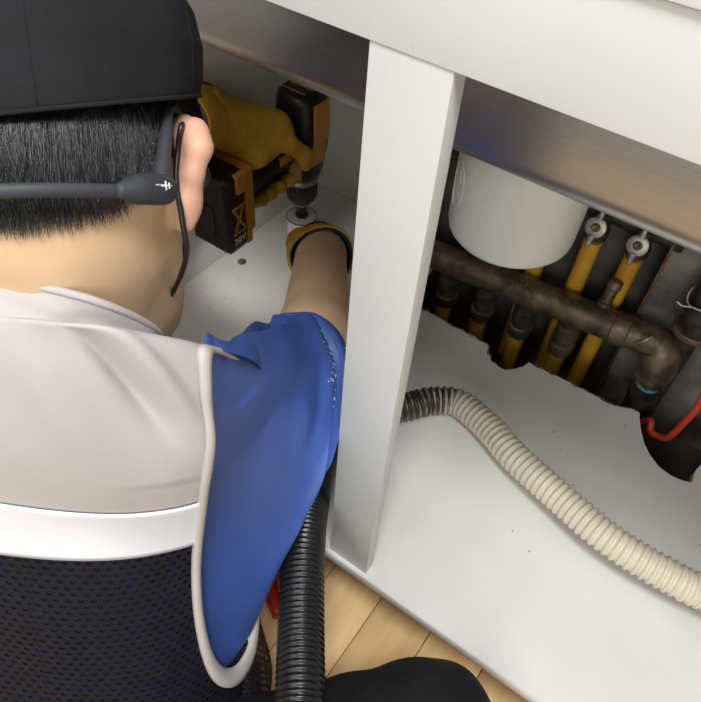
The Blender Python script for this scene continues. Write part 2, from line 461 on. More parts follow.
# faint pencil scribble down the stile, two small stains
def strokes(name, pts_list, y, w, m, parent):
    vs, fs = [], []
    for pts in pts_list:
        P = catmull(pts, 14) if len(pts) > 2 else np.array(pts, float)
        for i in range(len(P)):
            t = P[min(i + 1, len(P) - 1)] - P[max(i - 1, 0)]; t = t / (np.linalg.norm(t) + 1e-9); nn = np.array([-t[1], t[0]]) * w
            k = len(vs)
            for s in (-1, 1): vs.append((P[i][0] + s * nn[0], y, P[i][1] + s * nn[1]))
            if i: fs.append((k - 2, k - 1, k + 1, k))
    return part(name, mesh_from(vs, fs), m, parent)
sx = -.171
glyph = []
for k, z in enumerate((.305, .286, .268, .247, .232, .221, .210, .197, .184)):
    s = .0055 if k < 5 else .006
    a = random.uniform(-.2, .2)
    glyph.append([(sx - s, z + .003 + a * .01), (sx, z + .005), (sx + s, z + .001)])
    glyph.append([(sx - s * .6, z - .004), (sx + s * .2, z + .004), (sx + s * .5, z - .005)])
    if k % 2: glyph.append([(sx - s, z - .002), (sx + s * .8, z - .004)])
strokes('pencil_scribble', glyph, -.0003, .00035, M_PENCIL, stile)
strokes('pencil_tick', [[(-.1685, .7672), (-.1688, .7745)]], -.0013, .0003, M_PENCIL, rail)

# worktop round the sink opening
top = tag(empty('worktop', (0, .3, .826)), 'pale worktop edge above the white rail, top right corner', 'worktop')
part('counter_strip', box_me(-.70, .66, -.004, .112, .8265, .866, .003), M_COUNTER, top)
part('counter_strip', box_me(-.70, .66, .525, .60, .8265, .866, .003), M_COUNTER, top)
part('counter_strip', box_me(-.70, -.645, .112, .525, .8265, .866, .003), M_COUNTER, top)
part('counter_strip', box_me(.60, .66, .112, .525, .8265, .866, .003), M_COUNTER, top)

# ================================================================ SINK AND DRAIN DRUM
sink = tag(empty('kitchen_sink', (0, .3, .628)), 'brushed stainless steel sink basin hanging behind the white rail', 'sink')
bm = bmesh.new(); bmesh.ops.create_cube(bm, size=1)
SX0, SX1, SY0, SY1, SZ0, SZ1 = -.64, .595, .118, .52, .634, .868
for v in bm.verts: v.co = V((SX0 + (v.co.x + .5) * (SX1 - SX0), SY0 + (v.co.y + .5) * (SY1 - SY0), SZ0 + (v.co.z + .5) * (SZ1 - SZ0)))
bmesh.ops.bevel(bm, geom=[e for e in bm.edges if not all(v.co.z > SZ1 - .001 for v in e.verts)], offset=.022, segments=8, profile=.5, affect='EDGES')
bmesh.ops.delete(bm, geom=[f for f in bm.faces if f.normal.z > .9 and f.calc_center_median().z > SZ1 - .001], context='FACES')
bo = part('basin', bm_mesh(bm, True), M_STEEL, sink); solidify(bo, .0012)
rm = bmesh.new()
ring_o = [(-.66, .105), (.615, .105), (.615, .535), (-.66, .535)]; ring_i = [(SX0, SY0), (SX1, SY0), (SX1, SY1), (SX0, SY1)]
a_ = [rm.verts.new((x, y, .868)) for x, y in ring_o]; b_ = [rm.verts.new((x, y, .868)) for x, y in ring_i]
for i in range(4): rm.faces.new((a_[i], a_[(i + 1) % 4], b_[(i + 1) % 4], b_[i]))
ro = part('rim', bm_mesh(rm), M_STEEL, sink); solidify(ro, .0012)

DX, DY, DR, DZ = -.167, .247, .0655, .493
drum = tag(empty('drain_basket_housing', (DX, DY, DZ)), 'pale grey plastic drain drum hanging under the steel sink', 'drain drum')
part('drum_body', lathe_me([(0, .3 * DR), (.0, .80 * DR), (.002, .89 * DR), (.007, .955 * DR), (.014, .975 * DR), (.06, .99 * DR), (.12, 1.0 * DR), (.6335 - DZ, 1.01 * DR)], (DX, DY, DZ), (0, 0, 1), 64, ang=60), M_DRUM, drum)
part('locking_ring', lathe_me([(-.010, 1.012 * DR), (-.009, 1.04 * DR), (0, 1.045 * DR), (.0, .9 * DR)], (DX, DY, .6335), (0, 0, 1), 64, cap=False), M_DRUM, drum)
# raised oval badge moulded into the side
def on_drum(u, w, lift=.0): # u: angle along, w: height
    t = math.radians(u); rr = DR * .99 + lift
    return (DX + rr * math.cos(t), DY + rr * math.sin(t), w)
bz = DZ + .062
pth = [on_drum(-136 + 11 * math.cos(q), bz + .024 * math.sin(q)) for q in np.linspace(0, 2 * math.pi, 40, endpoint=False)]
v_, f_ = tube(pth, .0008, 6, True); part('moulded_badge', mesh_from(v_, f_), M_DRUM, drum)
for pts in ([(-140, .008), (-136, .014), (-132, .007), (-136, .001), (-138, -.006)], [(-141, -.010), (-136, -.008), (-131, -.011)], [(-135, .018), (-134, .011)]):
    v_, f_ = tube(catmull([on_drum(u, bz + w) for u, w in pts], 14), .0006, 6); part('moulded_mark', mesh_from(v_, f_), M_DRUM, drum)

# ================================================================ HEATING MANIFOLD
BA = V((-.43, .522, .160)); BB = V((-.022, .522, .199)); bd = (BB - BA).normalized(); bl = (BB - BA).length
man = tag(empty('heating_manifold', (-.2, .522, 0)), 'tarnished brass heating manifold bar crossing under the drain drum', 'manifold')
bar = part('bar', lathe_me([(0, .020), (0, .0235), (.006, .0245), (bl - .03, .0245), (bl - .028, .0265), (bl - .006, .0265), (bl - .004, .024), (bl + .02, .0235)], BA, bd, 40), M_BRONZE, man)
tx = BA + bd * (-.205 - BA.x) / bd.x
place_text('cast_lettering', 'UMA', .021, tx + V((0, -.0150, .0196)), bd, (0, .79, .61), M_DARKFIT, bar, .0006)
for q in (.325, .365):
    p = BA + bd * q
    part('rivet', lathe_me([(0, .0062), (.0015, .006), (.002, .004), (.0012, .0035)], p + V((0, -.0135, .0203)), (0, -.55, .83), 16), M_BRONZE, bar)
# air vent nub on the bar
p = BA + bd * .352
part('air_vent', lathe_me([(0, .012), (.01, .012), (.012, .0095), (.035, .009), (.037, .011), (.048, .010), (.05, .006)], p + V((0, .010, .018)), (.05, .25, .95), 20), M_BRONZE, man)
# end elbow and its nuts
E0 = BB + bd * .012; E1 = V((.026, .520, .199)); E2 = V((.032, .514, .152))
part('elbow', tube_me([E0, E0 + V((.022, 0, .002)), E1 + V((-.004, 0, -.004)), E2 + V((0, 0, .018)), E2], [.0235, .0255, .0295, .0265, .0235], 28, samples=26), M_BRONZE, man)
part('hex_nut', lathe_me([(0, .024), (.001, .0275), (.013, .0275), (.014, .024)], E2 + V((0, 0, -.012)), (0, 0, 1), 6, ang=20), M_BRONZE, man)
part('thread_tape', lathe_me([(0, .0185), (.013, .0195)], E2 + V((0, 0, -.025)), (0, 0, 1), 24), M_TEAL, man)
part('drain_pipe', lathe_me([(0, .019), (.095, .019), (.098, .024), (.108, .024)], E2 + V((0, 0, -.145)), (0, 0, 1), 24), M_DARKFIT, man)
part('clip', tube_me([(-.012, .497, .207), (-.004, .493, .221), (.004, .500, .228), (.010, .503, .215)], .0018, 8, samples=14), M_HANDLE, man)
# four outlet unions under the bar
for i, x in enumerate((-.3245, -.2545, -.184, -.111)):
    c = BA + bd * ((x - BA.x) / bd.x); c.y -= .004
    u = part('outlet_union', lathe_me([(0, .0165), (0, .0185), (.004, .0195), (.020, .0195), (.023, .0165), (.034, .0165), (.036, .0190), (.058, .0190), (.060, .015), (.085, .015)],
             c + V((0, 0, -.088)), (0, 0, 1), 24, ang=30), M_DARKFIT if i < 3 else M_BRONZE, man)
    part('lock_ring', lathe_me([(0, .0192), (.001, .0204), (.005, .0204), (.006, .0192)], c + V((0, 0, -.07)), (0, 0, 1), 24), M_BRONZE, u)
labels = ['leftmost short yellow pipe under the manifold, beside the white stile',
          'second short yellow pipe from the white stile under the manifold',
          'third short yellow pipe from the stile, standing in the board notch',
          'fourth and rightmost short yellow pipe under the manifold']
for x, lb in zip((-.3245, -.2545, -.184, -.111), labels):
    c = BA + bd * ((x - BA.x) / bd.x)
    tag(link('heating_pipe', lathe_me([(0, .0105), (.0, .0135), (c.z - .075, .0135), (c.z - .075, .0105)], (x, .518, -.012), (0, 0, 1), 24), M_YEL), lb, 'pipe', 'short yellow pipes below the manifold')
# upper row: valves with wing handles, long pipes dropping behind the bar
ub = tag(empty('valve_manifold', (-.2, .575, 0)), 'dark upper manifold with two wing-handled valves beside the grey drum', 'manifold')
part('bar', lathe_me([(0, .018), (.002, .021), (.44, .021), (.442, .018)], (-.46, .578, .345), (1, 0, 0), 28), M_DARKFIT, ub)
for i, x in enumerate((-.273, -.204, -.1345, -.0725)):
    z = .313
    vb = part('valve_body', lathe_me([(0, .0135), (0, .0165), (.014, .0165), (.016, .013), (.034, .013), (.036, .015), (.045, .015)], (x, .565, z - .012), (0, 0, 1), 20), M_DARKFIT, ub)
    hx, hz = x, z + .018
    if i < 2: hz += .0
    # wing handle: ring plate with two tapered lugs, facing the room
    cy = .541
    disc = lathe_me([(0, .0055), (0, .0135), (.001, .0150), (.004, .0150), (.005, .0135), (.005, .0065), (.003, .0055)], (hx, cy, hz), (0, -1, .45), 28, cap=False)
    h = part('wing_handle', disc, M_HANDLE, ub)
    d, u, v = V((0, -1, .45)).normalized(), V((1, 0, 0)), V((0, .45, 1)).normalized()
    ctr = V((hx, cy, hz)) + d * .0025
    for s in (1, -1):
        part('lug', tube_me([ctr + v * s * .012, ctr + v * s * .020, ctr + v * s * .029], [.0062, .0042, .0034], 10, samples=8), M_HANDLE, h)
    part('handle_screw', lathe_me([(0, .006), (.006, .006), (.0068, .0045), (.0055, .0022)], ctr - d * .002, d, 6), M_COPPER, h)
    part('stem', lathe_me([(0, .006), (.03, .006)], ctr - d * .028, d, 12), M_DARKFIT, vb)
for x, lb in zip((-.273, -.204, -.1345, -.0725), ['dim yellow pipe dropping behind the second short pipe', 'dim yellow pipe dropping behind the notched board pipe', 'long yellow pipe below the wing valve beside the grey drum', 'long yellow pipe below the right wing valve']):
    tag(link('heating_pipe', lathe_me([(0, .0105), (.0, .0138), (.3065, .0138), (.3065, .0105)], (x, .563, -.012), (0, 0, 1), 24), M_YEL), lb, 'pipe', 'long yellow pipes behind the manifold')
# stained board right of the pipes with a rusty folded edge
pl = tag(empty('backing_board', (.2, .58, -.012)), 'stained grey board behind the brass elbow with rusty front edge', 'board')
part('sheet', box_me(-.030, .60, .572, .578, -.012, .62, .0006), M_PLATE, pl)
part('rusty_edge', box_me(-.0335, -.0295, .556, .580, -.012, .62, .0008), M_COPPER, pl)
# second valve body at the right edge
vb = tag(empty('gate_valve', (.055, .545, 0)), 'dark brass valve standing right of the elbow with white zip tie', 'valve')
part('valve_body', lathe_me([(-.30, .016), (-.04, .016), (-.04, .022), (-.012, .022), (-.010, .026), (.012, .026), (.014, .0215), (.022, .0215), (.024, .0275), (.046, .0275), (.048, .021), (.075, .021), (.077, .024), (.1, .024)], (.046, .535, .214+.07), (0, 0, 1), 28, ang=30), M_DARKFIT, vb)
part('brass_collar', lathe_me([(0, .0276), (.002, .0295), (.008, .0295), (.010, .0276)], (.046, .535, .238), (0, 0, 1), 28), M_BRONZE, vb)
q_ = [V((.046 + .030 * math.cos(t), .535 + .030 * math.sin(t), .298 + .004 * math.sin(3 * t))) for t in np.linspace(0, 2 * math.pi, 28, endpoint=False)]
v_, f_ = tube(q_, .0013, 6, True); part('zip_tie', mesh_from(v_, f_), M_WHITEMARK, vb)
part('tie_tail', tube_me([(.030, .510, .298), (.016, .498, .302), (.008, .494, .308)], .0012, 6, samples=8), M_WHITEMARK, vb)
tag(link('orange_red_cable', tube_me([(.30, .50, .30), (.22, .47, .24), (0.1073, 0.4600, 0.2374), (0.1003, 0.4550, 0.1799), (0.0948, 0.4520, 0.1238), (0.0900, 0.4520, 0.1063), (0.0799, 0.4560, 0.0976), (0.0674, 0.4620, 0.0926), (.06, .475, .10), (.04, .49, .05), (.02, .50, .0)], .0052, 14, samples=60), M_RED),
    'orange-red cable bending down over the drain opening', 'cable')

# ================================================================ HOSES
hp = [(-.36, .10, .1605), (-.29, .155, .1605), (-0.2326, 0.2240, 0.1605), (-0.2130, 0.2513, 0.1605), (-0.1922, 0.2689, 0.1610), (-0.1756, 0.2755, 0.1620), (-0.1493, 0.2700, 0.1650), (-0.1141, 0.2562, 0.1700), (-0.0661, 0.2318, 0.1770), (0.0073, 0.2067, 0.1860), (0.0608, 0.1905, 0.1910), (0.1070, 0.1849, 0.1930), (0.1507, 0.1862, 0.1930), (0.1765, 0.1888, 0.1930), (.28, .21, .19), (.43, .29, .18), (.55, .42, .1605)]
hose = tag(link('drain_hose', corrugated_me(hp, .0205, .0088, .0028, 32, 8), M_CREAM), 'cream ribbed drain hose crossing the white cabinet floor, sooty at one end', 'hose')
co = np.empty(len(hose.data.vertices) * 3, np.float32); hose.data.vertices.foreach_get('co', co); co = co.reshape(-1, 3)
at_ = hose.data.attributes.new('soot', 'FLOAT', 'POINT')
at_.data.foreach_set('value', np.clip(np.interp(co[:, 0], [-.24, -.205, -.175, -.10, .0], [1.1, 1.0, .28, .16, .0]), 0, 1.1).astype(np.float32))
vh = tag(empty('vacuum_hose', (.12, -.56, 0)), 'black ribbed vacuum hose leading into the open cabinet', 'hose')
BH = [(.12, -.56, .06), (.04, -.42, .14), (-.03, -.29, .225), V((-0.0756, -0.2188, 0.2691)), V((-0.1036, -0.1777, 0.2725)), V((-0.1394, -0.1305, 0.2641)), V((-0.1820, -0.0729, 0.2598)), V((-0.2175, -0.0183, 0.2435)), V((-0.2473, 0.0400, 0.2206)), V((-0.2712, 0.1056, 0.2071)), V((-0.2865, 0.1632, 0.1970)), V((-.296, .214, .187)), V((-.322, .255, .170)), V((-.340, .290, .1632)), V((-.352, .325, .1625))]
part('ribbed_tube', corrugated_me(BH, .0228, .0058, .0026, 32, 6), M_BLACKRUB, vh)
ea, eb = V(BH[-2]), V(BH[-1]); ed_ = (eb - ea).normalized()
part('end_cuff', lathe_me([(-.004, .020), (-.004, .0212), (.03, .0212), (.034, .0195), (.034, .017), (.0, .016)], eb, ed_, 28, cap=False), M_BPLAST, vh)


# red handled pliers lying on the floor behind the hose
pr = tag(empty('pliers', (-.27, -.04, 0)), 'red tool handle on the wood floor behind the black hose', 'tool')
for s in (-1, 1):
    base = V((-.272, -.012, .011)); dr = V((.75, -.66, 0)); sd = V((.66, .75, 0)) * s
    part('handle', tube_me([base + dr * -.05 + sd * .004, base + dr * -.015 + sd * .014, base + dr * .03 + sd * .016, base + dr * .07 + sd * .011], [.007, .010, .0105, .008], 14, samples=18), M_REDTOOL, pr)
    part('jaw', tube_me([base + dr * -.05 + sd * .004, base + dr * -.07 + sd * .006, base + dr * -.10 + sd * .002], [.008, .009, .003], 10, samples=10), M_CHROME, pr)
part('pivot', lathe_me([(0, .009), (.016, .009)], V((-.272, -.012, .003)) + V((.75, -.66, 0)) * -.055, (0, 0, 1), 18), M_CHROME, pr)

# ================================================================ DRILL
QX, QY = -.580, .434
dr = tag(empty('cordless_drill', (QX, QY, ZP)), 'black and orange cordless drill standing upright on a white hole saw', 'drill')
A = (QX, QY, ZP); UP = (0, 0, 1)
hs_ = part('hole_saw', lathe_me([(0, .0235), (.0, .0255), (.050, .0255), (.0515, .0245), (.0515, .0265), (.0535, .0265), (.0545, .0245), (.0545, .008)], A, UP, 40), M_WHITEPL, dr)
nteeth = 26
tv, tf = [], []
for k in range(nteeth):
    t0 = 2 * math.pi * k / nteeth; t1 = 2 * math.pi * (k + .7) / nteeth
    for (t, z) in ((t0, .004), (t1, .004), (t0, .0003)):
        for r in (.0262, .0252): tv.append((QX + r * math.cos(t), QY + r * math.sin(t), ZP + z))
    b0 = 6 * k; tf += [(b0, b0 + 2, b0 + 4), (b0 + 1, b0 + 5, b0 + 3), (b0, b0 + 4, b0 + 5, b0 + 1), (b0 + 2, b0 + 3, b0 + 5, b0 + 4)]
part('saw_teeth', mesh_from(tv, tf, False), M_CHROME, hs_)
v_, f_ = tube([(QX + .0258 * math.cos(t), QY + .0258 * math.sin(t), ZP + .0535) for t in np.linspace(0, 2 * math.pi, 40, endpoint=False)], .0011, 6, True)
part('saw_rim', mesh_from(v_, f_), M_HEADSET, hs_)
part('arbor', lathe_me([(.0545, .011), (.060, .011), (.061, .0085), (.074, .0085), (.075, .010), (.084, .010)], A, UP, 6, ang=20), M_BPLAST, dr)
ck = part('chuck', lathe_me([(.082, .010), (.084, .0155), (.092, .018), (.095, .0235), (.112, .0245), (.128, .0250), (.130, .0235)], A, UP, 40), M_HEADSET, dr)
part('chuck_nose', lathe_me([(.0805, .009), (.082, .0150), (.091, .0175)], A, UP, 32), M_CHROME, ck)
for k in range(18):
    t = 2 * math.pi * k / 18
    part('grip_rib', tube_me([(QX + .0243 * math.cos(t), QY + .0243 * math.sin(t), ZP + .098), (QX + .0250 * math.cos(t), QY + .0250 * math.sin(t), ZP + .126)], .0012, 5), M_HEADSET, ck)
part('clutch_ring', lathe_me([(.129, .0262), (.131, .0275), (.139, .0280), (.141, .0265)], A, UP, 40), M_CHROME, dr)
def sq_ring(cx, cy, z, rx, ry, n=36, e=3.0):
    o = []
    for k in range(n):
        t = 2 * math.pi * k / n; c, s = math.cos(t), math.sin(t)
        r = (abs(c) ** e + abs(s) ** e) ** (-1 / e)
        o.append((cx + rx * r * c, cy + ry * r * s, z))
    return o
def loft_me(rings, closed=True, cap=True):
    n = len(rings[0]); vs = [p for r in rings for p in r]; fs = []
    for i in range(len(rings) - 1):
        for k in range(n if closed else n - 1):
            fs.append((i * n + k, i * n + (k + 1) % n, (i + 1) * n + (k + 1) % n, (i + 1) * n + k))
    if cap: fs += [tuple(range(n))[::-1], tuple((len(rings) - 1) * n + k for k in range(n))]
    return smooth_by_angle(mesh_from(vs, fs), 40)
hz_ = [(.141, .027, .027, 0), (.150, .029, .030, 0), (.175, .030, .034, .003), (.188, .032, .038, .003), (.215, .033, .039, .002), (.250, .034, .038, 0), (.272, .033, .036, 0), (.284, .030, .033, 0), (.289, .024, .027, 0)]
body = part('motor_housing', loft_me([sq_ring(QX, QY + dy, ZP + z, rx, ry) for z, rx, ry, dy in hz_]), M_BPLAST, dr)
# orange shells: one on the side, one collar round the gearbox
def shell(name, zr, tr, grow, m):
    zs = np.linspace(zr[0], zr[1], 10); H = np.array(hz_)
    rows = []
    for z in zs:
        rx = np.interp(z, H[:, 0], H[:, 1]) + grow; ry = np.interp(z, H[:, 0], H[:, 2]) + grow; dy = np.interp(z, H[:, 0], H[:, 3])
        rows.append([(QX + rx * r * math.cos(t), QY + dy + ry * r * math.sin(t), ZP + z) for t in np.radians(np.linspace(tr[0], tr[1], 16)) for r in [(abs(math.cos(t)) ** 3 + abs(math.sin(t)) ** 3) ** (-1 / 3)]])
    o = part(name, loft_me(rows, False, False), m, dr); solidify(o, .0015, 0); return o
shell('orange_shell', (.205, .274), (-22, 62), .0010, M_ORANGE)
shell('gearbox_shell', (.150, .192), (-122, -52), .0012, M_ORANGE)
shell('gearbox_shell', (.170, .206), (-52, 20), .0010, M_ORANGE)
shell('name_plate', (.204, .219), (-66, -30), .0016, M_BPLAST)
for k in range(5):
    part('vent_slot', box_me(QX - .020, QX + .020, QY - .020 + k * .0085, QY - .017 + k * .0085, ZP + .2885, ZP + .2898, .0004, 1), M_HEADSET if k % 2 else M_ORANGE, body)
# grip and battery
HZ = .2
gr = [( -.030, .016, .028, .205), (-.055, .0165, .024, .202), (-.085, .0175, .0215, .197), (-.115, .0180, .021, .192), (-.140, .020, .026, .188), (-.152, .026, .036, .185)]
rings = []
for dy, rx, rz, zc in gr:
    rings.append([(QX + p[0], QY + dy, ZP + zc + p[1]) for p in [(q[0], q[1]) for q in [(a[0], a[1]) for a in [(rx * c * (abs(c) ** 2.4 + abs(s) ** 2.4) ** (-1 / 2.4), rz * s * (abs(c) ** 2.4 + abs(s) ** 2.4) ** (-1 / 2.4)) for c, s in [(math.cos(t), math.sin(t)) for t in np.linspace(0, 2 * math.pi, 28, endpoint=False)]]]]])
grip = part('grip', loft_me(rings), M_BPLAST, dr)
part('trigger', box_me(QX - .010, QX + .010, QY - .070, QY - .042, ZP + .163, ZP + .182, .004, 3), M_BPLAST, grip)
part('grip_inlay', box_me(QX + .0135, QX + .0185, QY - .075, QY - .045, ZP + .196, ZP + .212, .002, 2), M_ORANGE, grip)
bat = part('battery', box_me(QX - .037, QX + .037, QY - .212, QY - .168, ZP + .125, ZP + .252, .011, 3), M_BPLAST, dr)
part('battery_shoe', box_me(QX - .034, QX + .034, QY - .169, QY - .150, ZP + .140, ZP + .247, .007, 3), M_ORANGE, dr)
part('battery_rail', box_me(QX + .0365, QX + .0395, QY - .176, QY - .166, ZP + .130, ZP + .238, .001, 2), M_ORANGE, bat)
part('release_tab', box_me(QX + .030, QX + .041, QY - .192, QY - .170, ZP + .222, ZP + .252, .004, 3), M_ORANGE, bat)
X0 = QX + .0378
for (a, c) in (((-.199, .164), (-.181, .199)), ((-.199, .199), (-.181, .164)), ((-.202, .160), (-.178, .160)), ((-.202, .202), (-.178, .202))):
    part('frame_rib', tube_me([(X0, QY + a[0], ZP + a[1]), (X0, QY + c[0], ZP + c[1])], .0021, 6), M_ORANGE, bat)
place_text('lettering', '20V', .015, (X0 + .0004, QY - .191, ZP + .1465), (0, 1, 0), (0, 0, 1), M_WHITEMARK, bat)
part('seam_clip', box_me(QX - .012, QX + .012, QY - .214, QY - .210, ZP + .15, ZP + .20, .002, 2), M_HEADSET, bat)
ld = part('work_light', lathe_me([(0, .0055), (.003, .005), (.004, .003)], (QX, QY - .159, ZP + .1405), (0, .25, -1), 16), M_WHITEMARK, grip)
sp = bpy.data.lights.new('drill_work_light', 'SPOT'); sp.energy = .24; sp.spot_size = math.radians(110); sp.spot_blend = .8; sp.shadow_soft_size = .004; sp.color = (1, .98, .93)
so = bpy.data.objects.new('drill_work_light', sp); COL.objects.link(so); so.location = (QX, QY - .158, ZP + .134)
so.rotation_euler = V((0, .35, -1)).to_track_quat('-Z', 'Y').to_euler()

# ================================================================ THE WORKER
who = tag(empty('person', (-.30, -.36, 0)), 'worker crouching at the cabinet in black cap, grey safety vest and blue shirt', 'person')

# head frame
HC = V((-0.3457, -0.1157, 0.6667))
HR = V((0.8212, 0.5424, 0.1782)).normalized()
HU = V((-0.3637, 0.5238, 0.7703)); HU = (HU - HR * HU.dot(HR)).normalized()
HF = HU.cross(HR).normalized()
def hd(r, f, u): return HC + HR * r + HF * f + HU * u
HAX = [HR, HF, HU]
NB = V((-0.3152, -0.1717, 0.5519))            # base of the neck
def skin_head(P):
    d = sd_ell(P, hd(0, 0, .018), HAX, (.0765, .098, .100))
    d = smin(d, sd_ell(P, hd(0, .045, -.048), HAX, (.055, .055, .062)), .025)      # face
    d = smin(d, sd_ell(P, hd(0, .058, -.085), HAX, (.036, .036, .030)), .03)      # chin
    for s in (-1, 1):
        d = smin(d, sd_cap(P, hd(s * .050, .014, -.036), hd(s * .026, .075, -.090), .017, .015), .014)   # jaw
        d = smin(d, sd_ell(P, hd(s * .040, .078, -.020), HAX, (.022, .016, .018)), .015)  # cheekbone
        d = smax(d, -sd_ell(P, hd(s * .032, .104, .008), HAX, (.016, .012, .011)), .012)  # eye socket
    d = smin(d, sd_cap(P, hd(0, .094, .012), hd(0, .116, -.026), .008, .012), .010)       # nose
    d = smin(d, sd_ell(P, hd(0, .094, -.056), HAX, (.024, .012, .010)), .010)             # lips
    d = smin(d, sd_cap(P, hd(.004, -.022, -.030), NB, .050, .054), .03)                    # neck
    d = smin(d, sd_cap(P, hd(.036, -.004, -.040), V((-0.3167, -0.1505, 0.5683)), .020, .016), .018)
    # ears: root, shell, rolled rim and lobe
    for s in (-1, 1):
        e = lambda r, f, u: hd(s * r, f, u)
        ear = sd_cap(P, e(.073, .004, .016), e(.076, .002, -.022), .009, .008)
        rim = [e(.076, .010, .026), e(.085, .004, .030), e(.0945, -.006, .024), e(.0975, -.010, .014), e(.0910, -.009, -.001), e(.0850, -.006, -.015), e(.0810, -.002, -.029)]
        rr = [.0045, .0052, .0066, .0066, .0056, .0052, .0056]
        for a, b_, ra, rb in zip(rim[:-1], rim[1:], rr[:-1], rr[1:]):
            ear = smin(ear, sd_cap(P, a, b_, ra, rb), .008)
        ear = smin(ear, sd_cap(P, e(.084, .002, .020), e(.084, .001, -.020), .0068, .0060), .008)
        ear = smin(ear, sd_cap(P, e(.090, -.003, .016), e(.086, -.002, -.014), .0058, .0055), .007)
        d = smin(d, ear, .006)
    return d
# joints
RS = V((-0.2843, -0.0770, 0.4264)); RE = V((-0.2831, 0.0705, 0.3388)); RWR = V((-0.4250, 0.2787, 0.2989))
LS = V((-0.4395, -0.1923, 0.4279)); LE = V((-.555, .03, .455)); LWR = V((-.612, .262, .448))
PEL = V((-0.3346, -0.2314, 0.1634))
RHIP = V((-.215, -.335, .105)); LHIP = V((-.45, -.335, .105)); RK = V((.005, -.118, .190)); RA = V((-.055, -.46, .075)); LK = V((-.60, -.16, .20)); LA = V((-.56, -.47, .075))
RKN = V((-0.4741, 0.3304, 0.2602)); LKN = V((-.590, .345, .392))
CH1 = V((-0.3614, -0.1271, 0.4934)); CH2 = V((-0.3645, -0.1695, 0.3153))
def skin_body(P):
    d = sd_cap(P, NB, hd(.002, -.020, -.045), .052, .050)
    d = smin(d, sd_cap(P, CH1, CH2, .060, .070), .02)
    d = smin(d, sd_cap(P, CH2, PEL, .070, .068), .02)
    d = smin(d, sd_cap(P, RHIP, LHIP, .06, .06), .03); d = smin(d, sd_cap(P, PEL, (RHIP + LHIP) / 2, .060, .055), .03)
    d = smin(d, sd_cap(P, NB, CH1, .050, .058), .02)
    for s, e, w, k in ((RS, RE, RWR, RKN), (LS, LE, LWR, LKN)):
        d = smin(d, sd_cap(P, CH1, s, .055, .040), .015)
        d = smin(d, sd_cap(P, s, e, .043, .039), .02)
        m_ = e.lerp(w, .28)
        d = smin(d, sd_cap(P, e, m_, .041, .0435), .02)
        d = smin(d, sd_cap(P, m_, w, .0435, .0350), .02)
        d = smin(d, sd_cap(P, w, w.lerp(k, .5), .033, .020), .01)
    for k, a, h in ((RK, RA, RHIP), (LK, LA, LHIP)):
        d = smin(d, sd_cap(P, h, k, .058, .050), .02)
        d = smin(d, sd_cap(P, k, a, .05, .035), .02)
        d = smin(d, sd_cap(P, a, a + V((.0, .11, -.045)), .028, .018), .02)
    return d
lo_h = np.array([min(p[i] for p in (HC, NB)) for i in range(3)]) - .165; hi_h = np.array([max(p[i] for p in (HC, NB)) for i in range(3)]) + .165
hv, hf = sdf_me(skin_head, lo_h, hi_h, .0023, 1)
bv, bf = sdf_me(skin_body, (-.72, -.56, 0.0), (.10, .42, .80), .0055, 2)
vv = np.vstack([hv, bv]); ff = np.vstack([hf, bf + len(hv)])
body_me = mesh_from(vv, ff)
bl_ = np.zeros(len(vv), np.float32)
hp_ = (vv - np.array(HC)) @ np.array([list(a) for a in HAX]).T
bl_ = np.clip((np.abs(hp_[:, 0]) - .074) / .014, 0, 1) * (np.abs(hp_[:, 2]) < .06) * (np.abs(hp_[:, 1]) < .04) * .75
a_ = body_me.attributes.new('blush', 'FLOAT', 'POINT'); a_.data.foreach_set('value', bl_.astype(np.float32))
body_o = part('body', body_me, M_SKIN, who)
for s in (-1, 1):
    bm = bmesh.new(); bmesh.ops.create_uvsphere(bm, u_segments=16, v_segments=10, radius=.0115)
    me = bm_mesh(bm, True); me.transform(Matrix.Translation(hd(s * .032, .092, .008))); part('eye', me, M_EYE, body_o)

# ---- hair: scalp shell plus strands combed down from under the cap
def scalp(az, u, lift):
    """az 0 at the back of the head, + to the right; u height in the head frame"""
    k = (u - .018) / .100
    rad = math.sqrt(max(.02, 1 - k * k))
    if u < -.02: rad = rad + (-.02 - u) * 1.3          # the nape does not tuck in as far as the skull
    n = HR * math.sin(az) - HF * math.cos(az)
    return hd(.0765 * rad * math.sin(az), -.098 * rad * math.cos(az), u) + n * lift
def hairline(az):
    a = abs(math.degrees(az))
    return float(np.interp(a, [0, 20, 40, 55, 68, 78, 88, 100, 112, 125, 140], [-.024, -.025, -.024, -.018, -.008, .008, .018, .018, -.006, -.014, .03]))
def settle(pts, nrm, lift, it=5):
    p = np.array(pts, np.float32); n_ = np.array(nrm, np.float32); l = np.array(lift, np.float32)
    for _ in range(it):
        d = skull(p); p = p + n_ * np.clip(l - d, -.03, .03)[..., None]
    return p
def skull(P):
    d = sd_ell(P, hd(0, 0, .018), HAX, (.0765, .098, .100))
    return smin(d, sd_cap(P, hd(.004, -.022, -.030), NB, .050, .054), .03)
rows, NA = 14, 120
vs, fs = [], []; ns_, ls_ = [], []
for i in range(rows):
    for k in range(NA):
        az = math.radians(-140 + 280 * k / (NA - 1)); h = hairline(az) + .006
        u = .055 + (h - .055) * i / (rows - 1)
        vs.append(scalp(az, u, 0)); ns_.append(HR * math.sin(az) - HF * math.cos(az)); ls_.append(.0024 + .0010 * math.sin(i * 1.1 + k * .9) * (i < rows - 1) - .0034 * (i == rows - 1))
vs = settle([list(v) for v in vs], [list(v) for v in ns_], ls_)
for i in range(rows - 1):
    for k in range(NA - 1): fs.append((i * NA + k, (i + 1) * NA + k, (i + 1) * NA + k + 1, i * NA + k + 1))
hair = part('hair', mesh_from(vs, fs), M_HAIR, who)
NS = 9000; SEG = 5
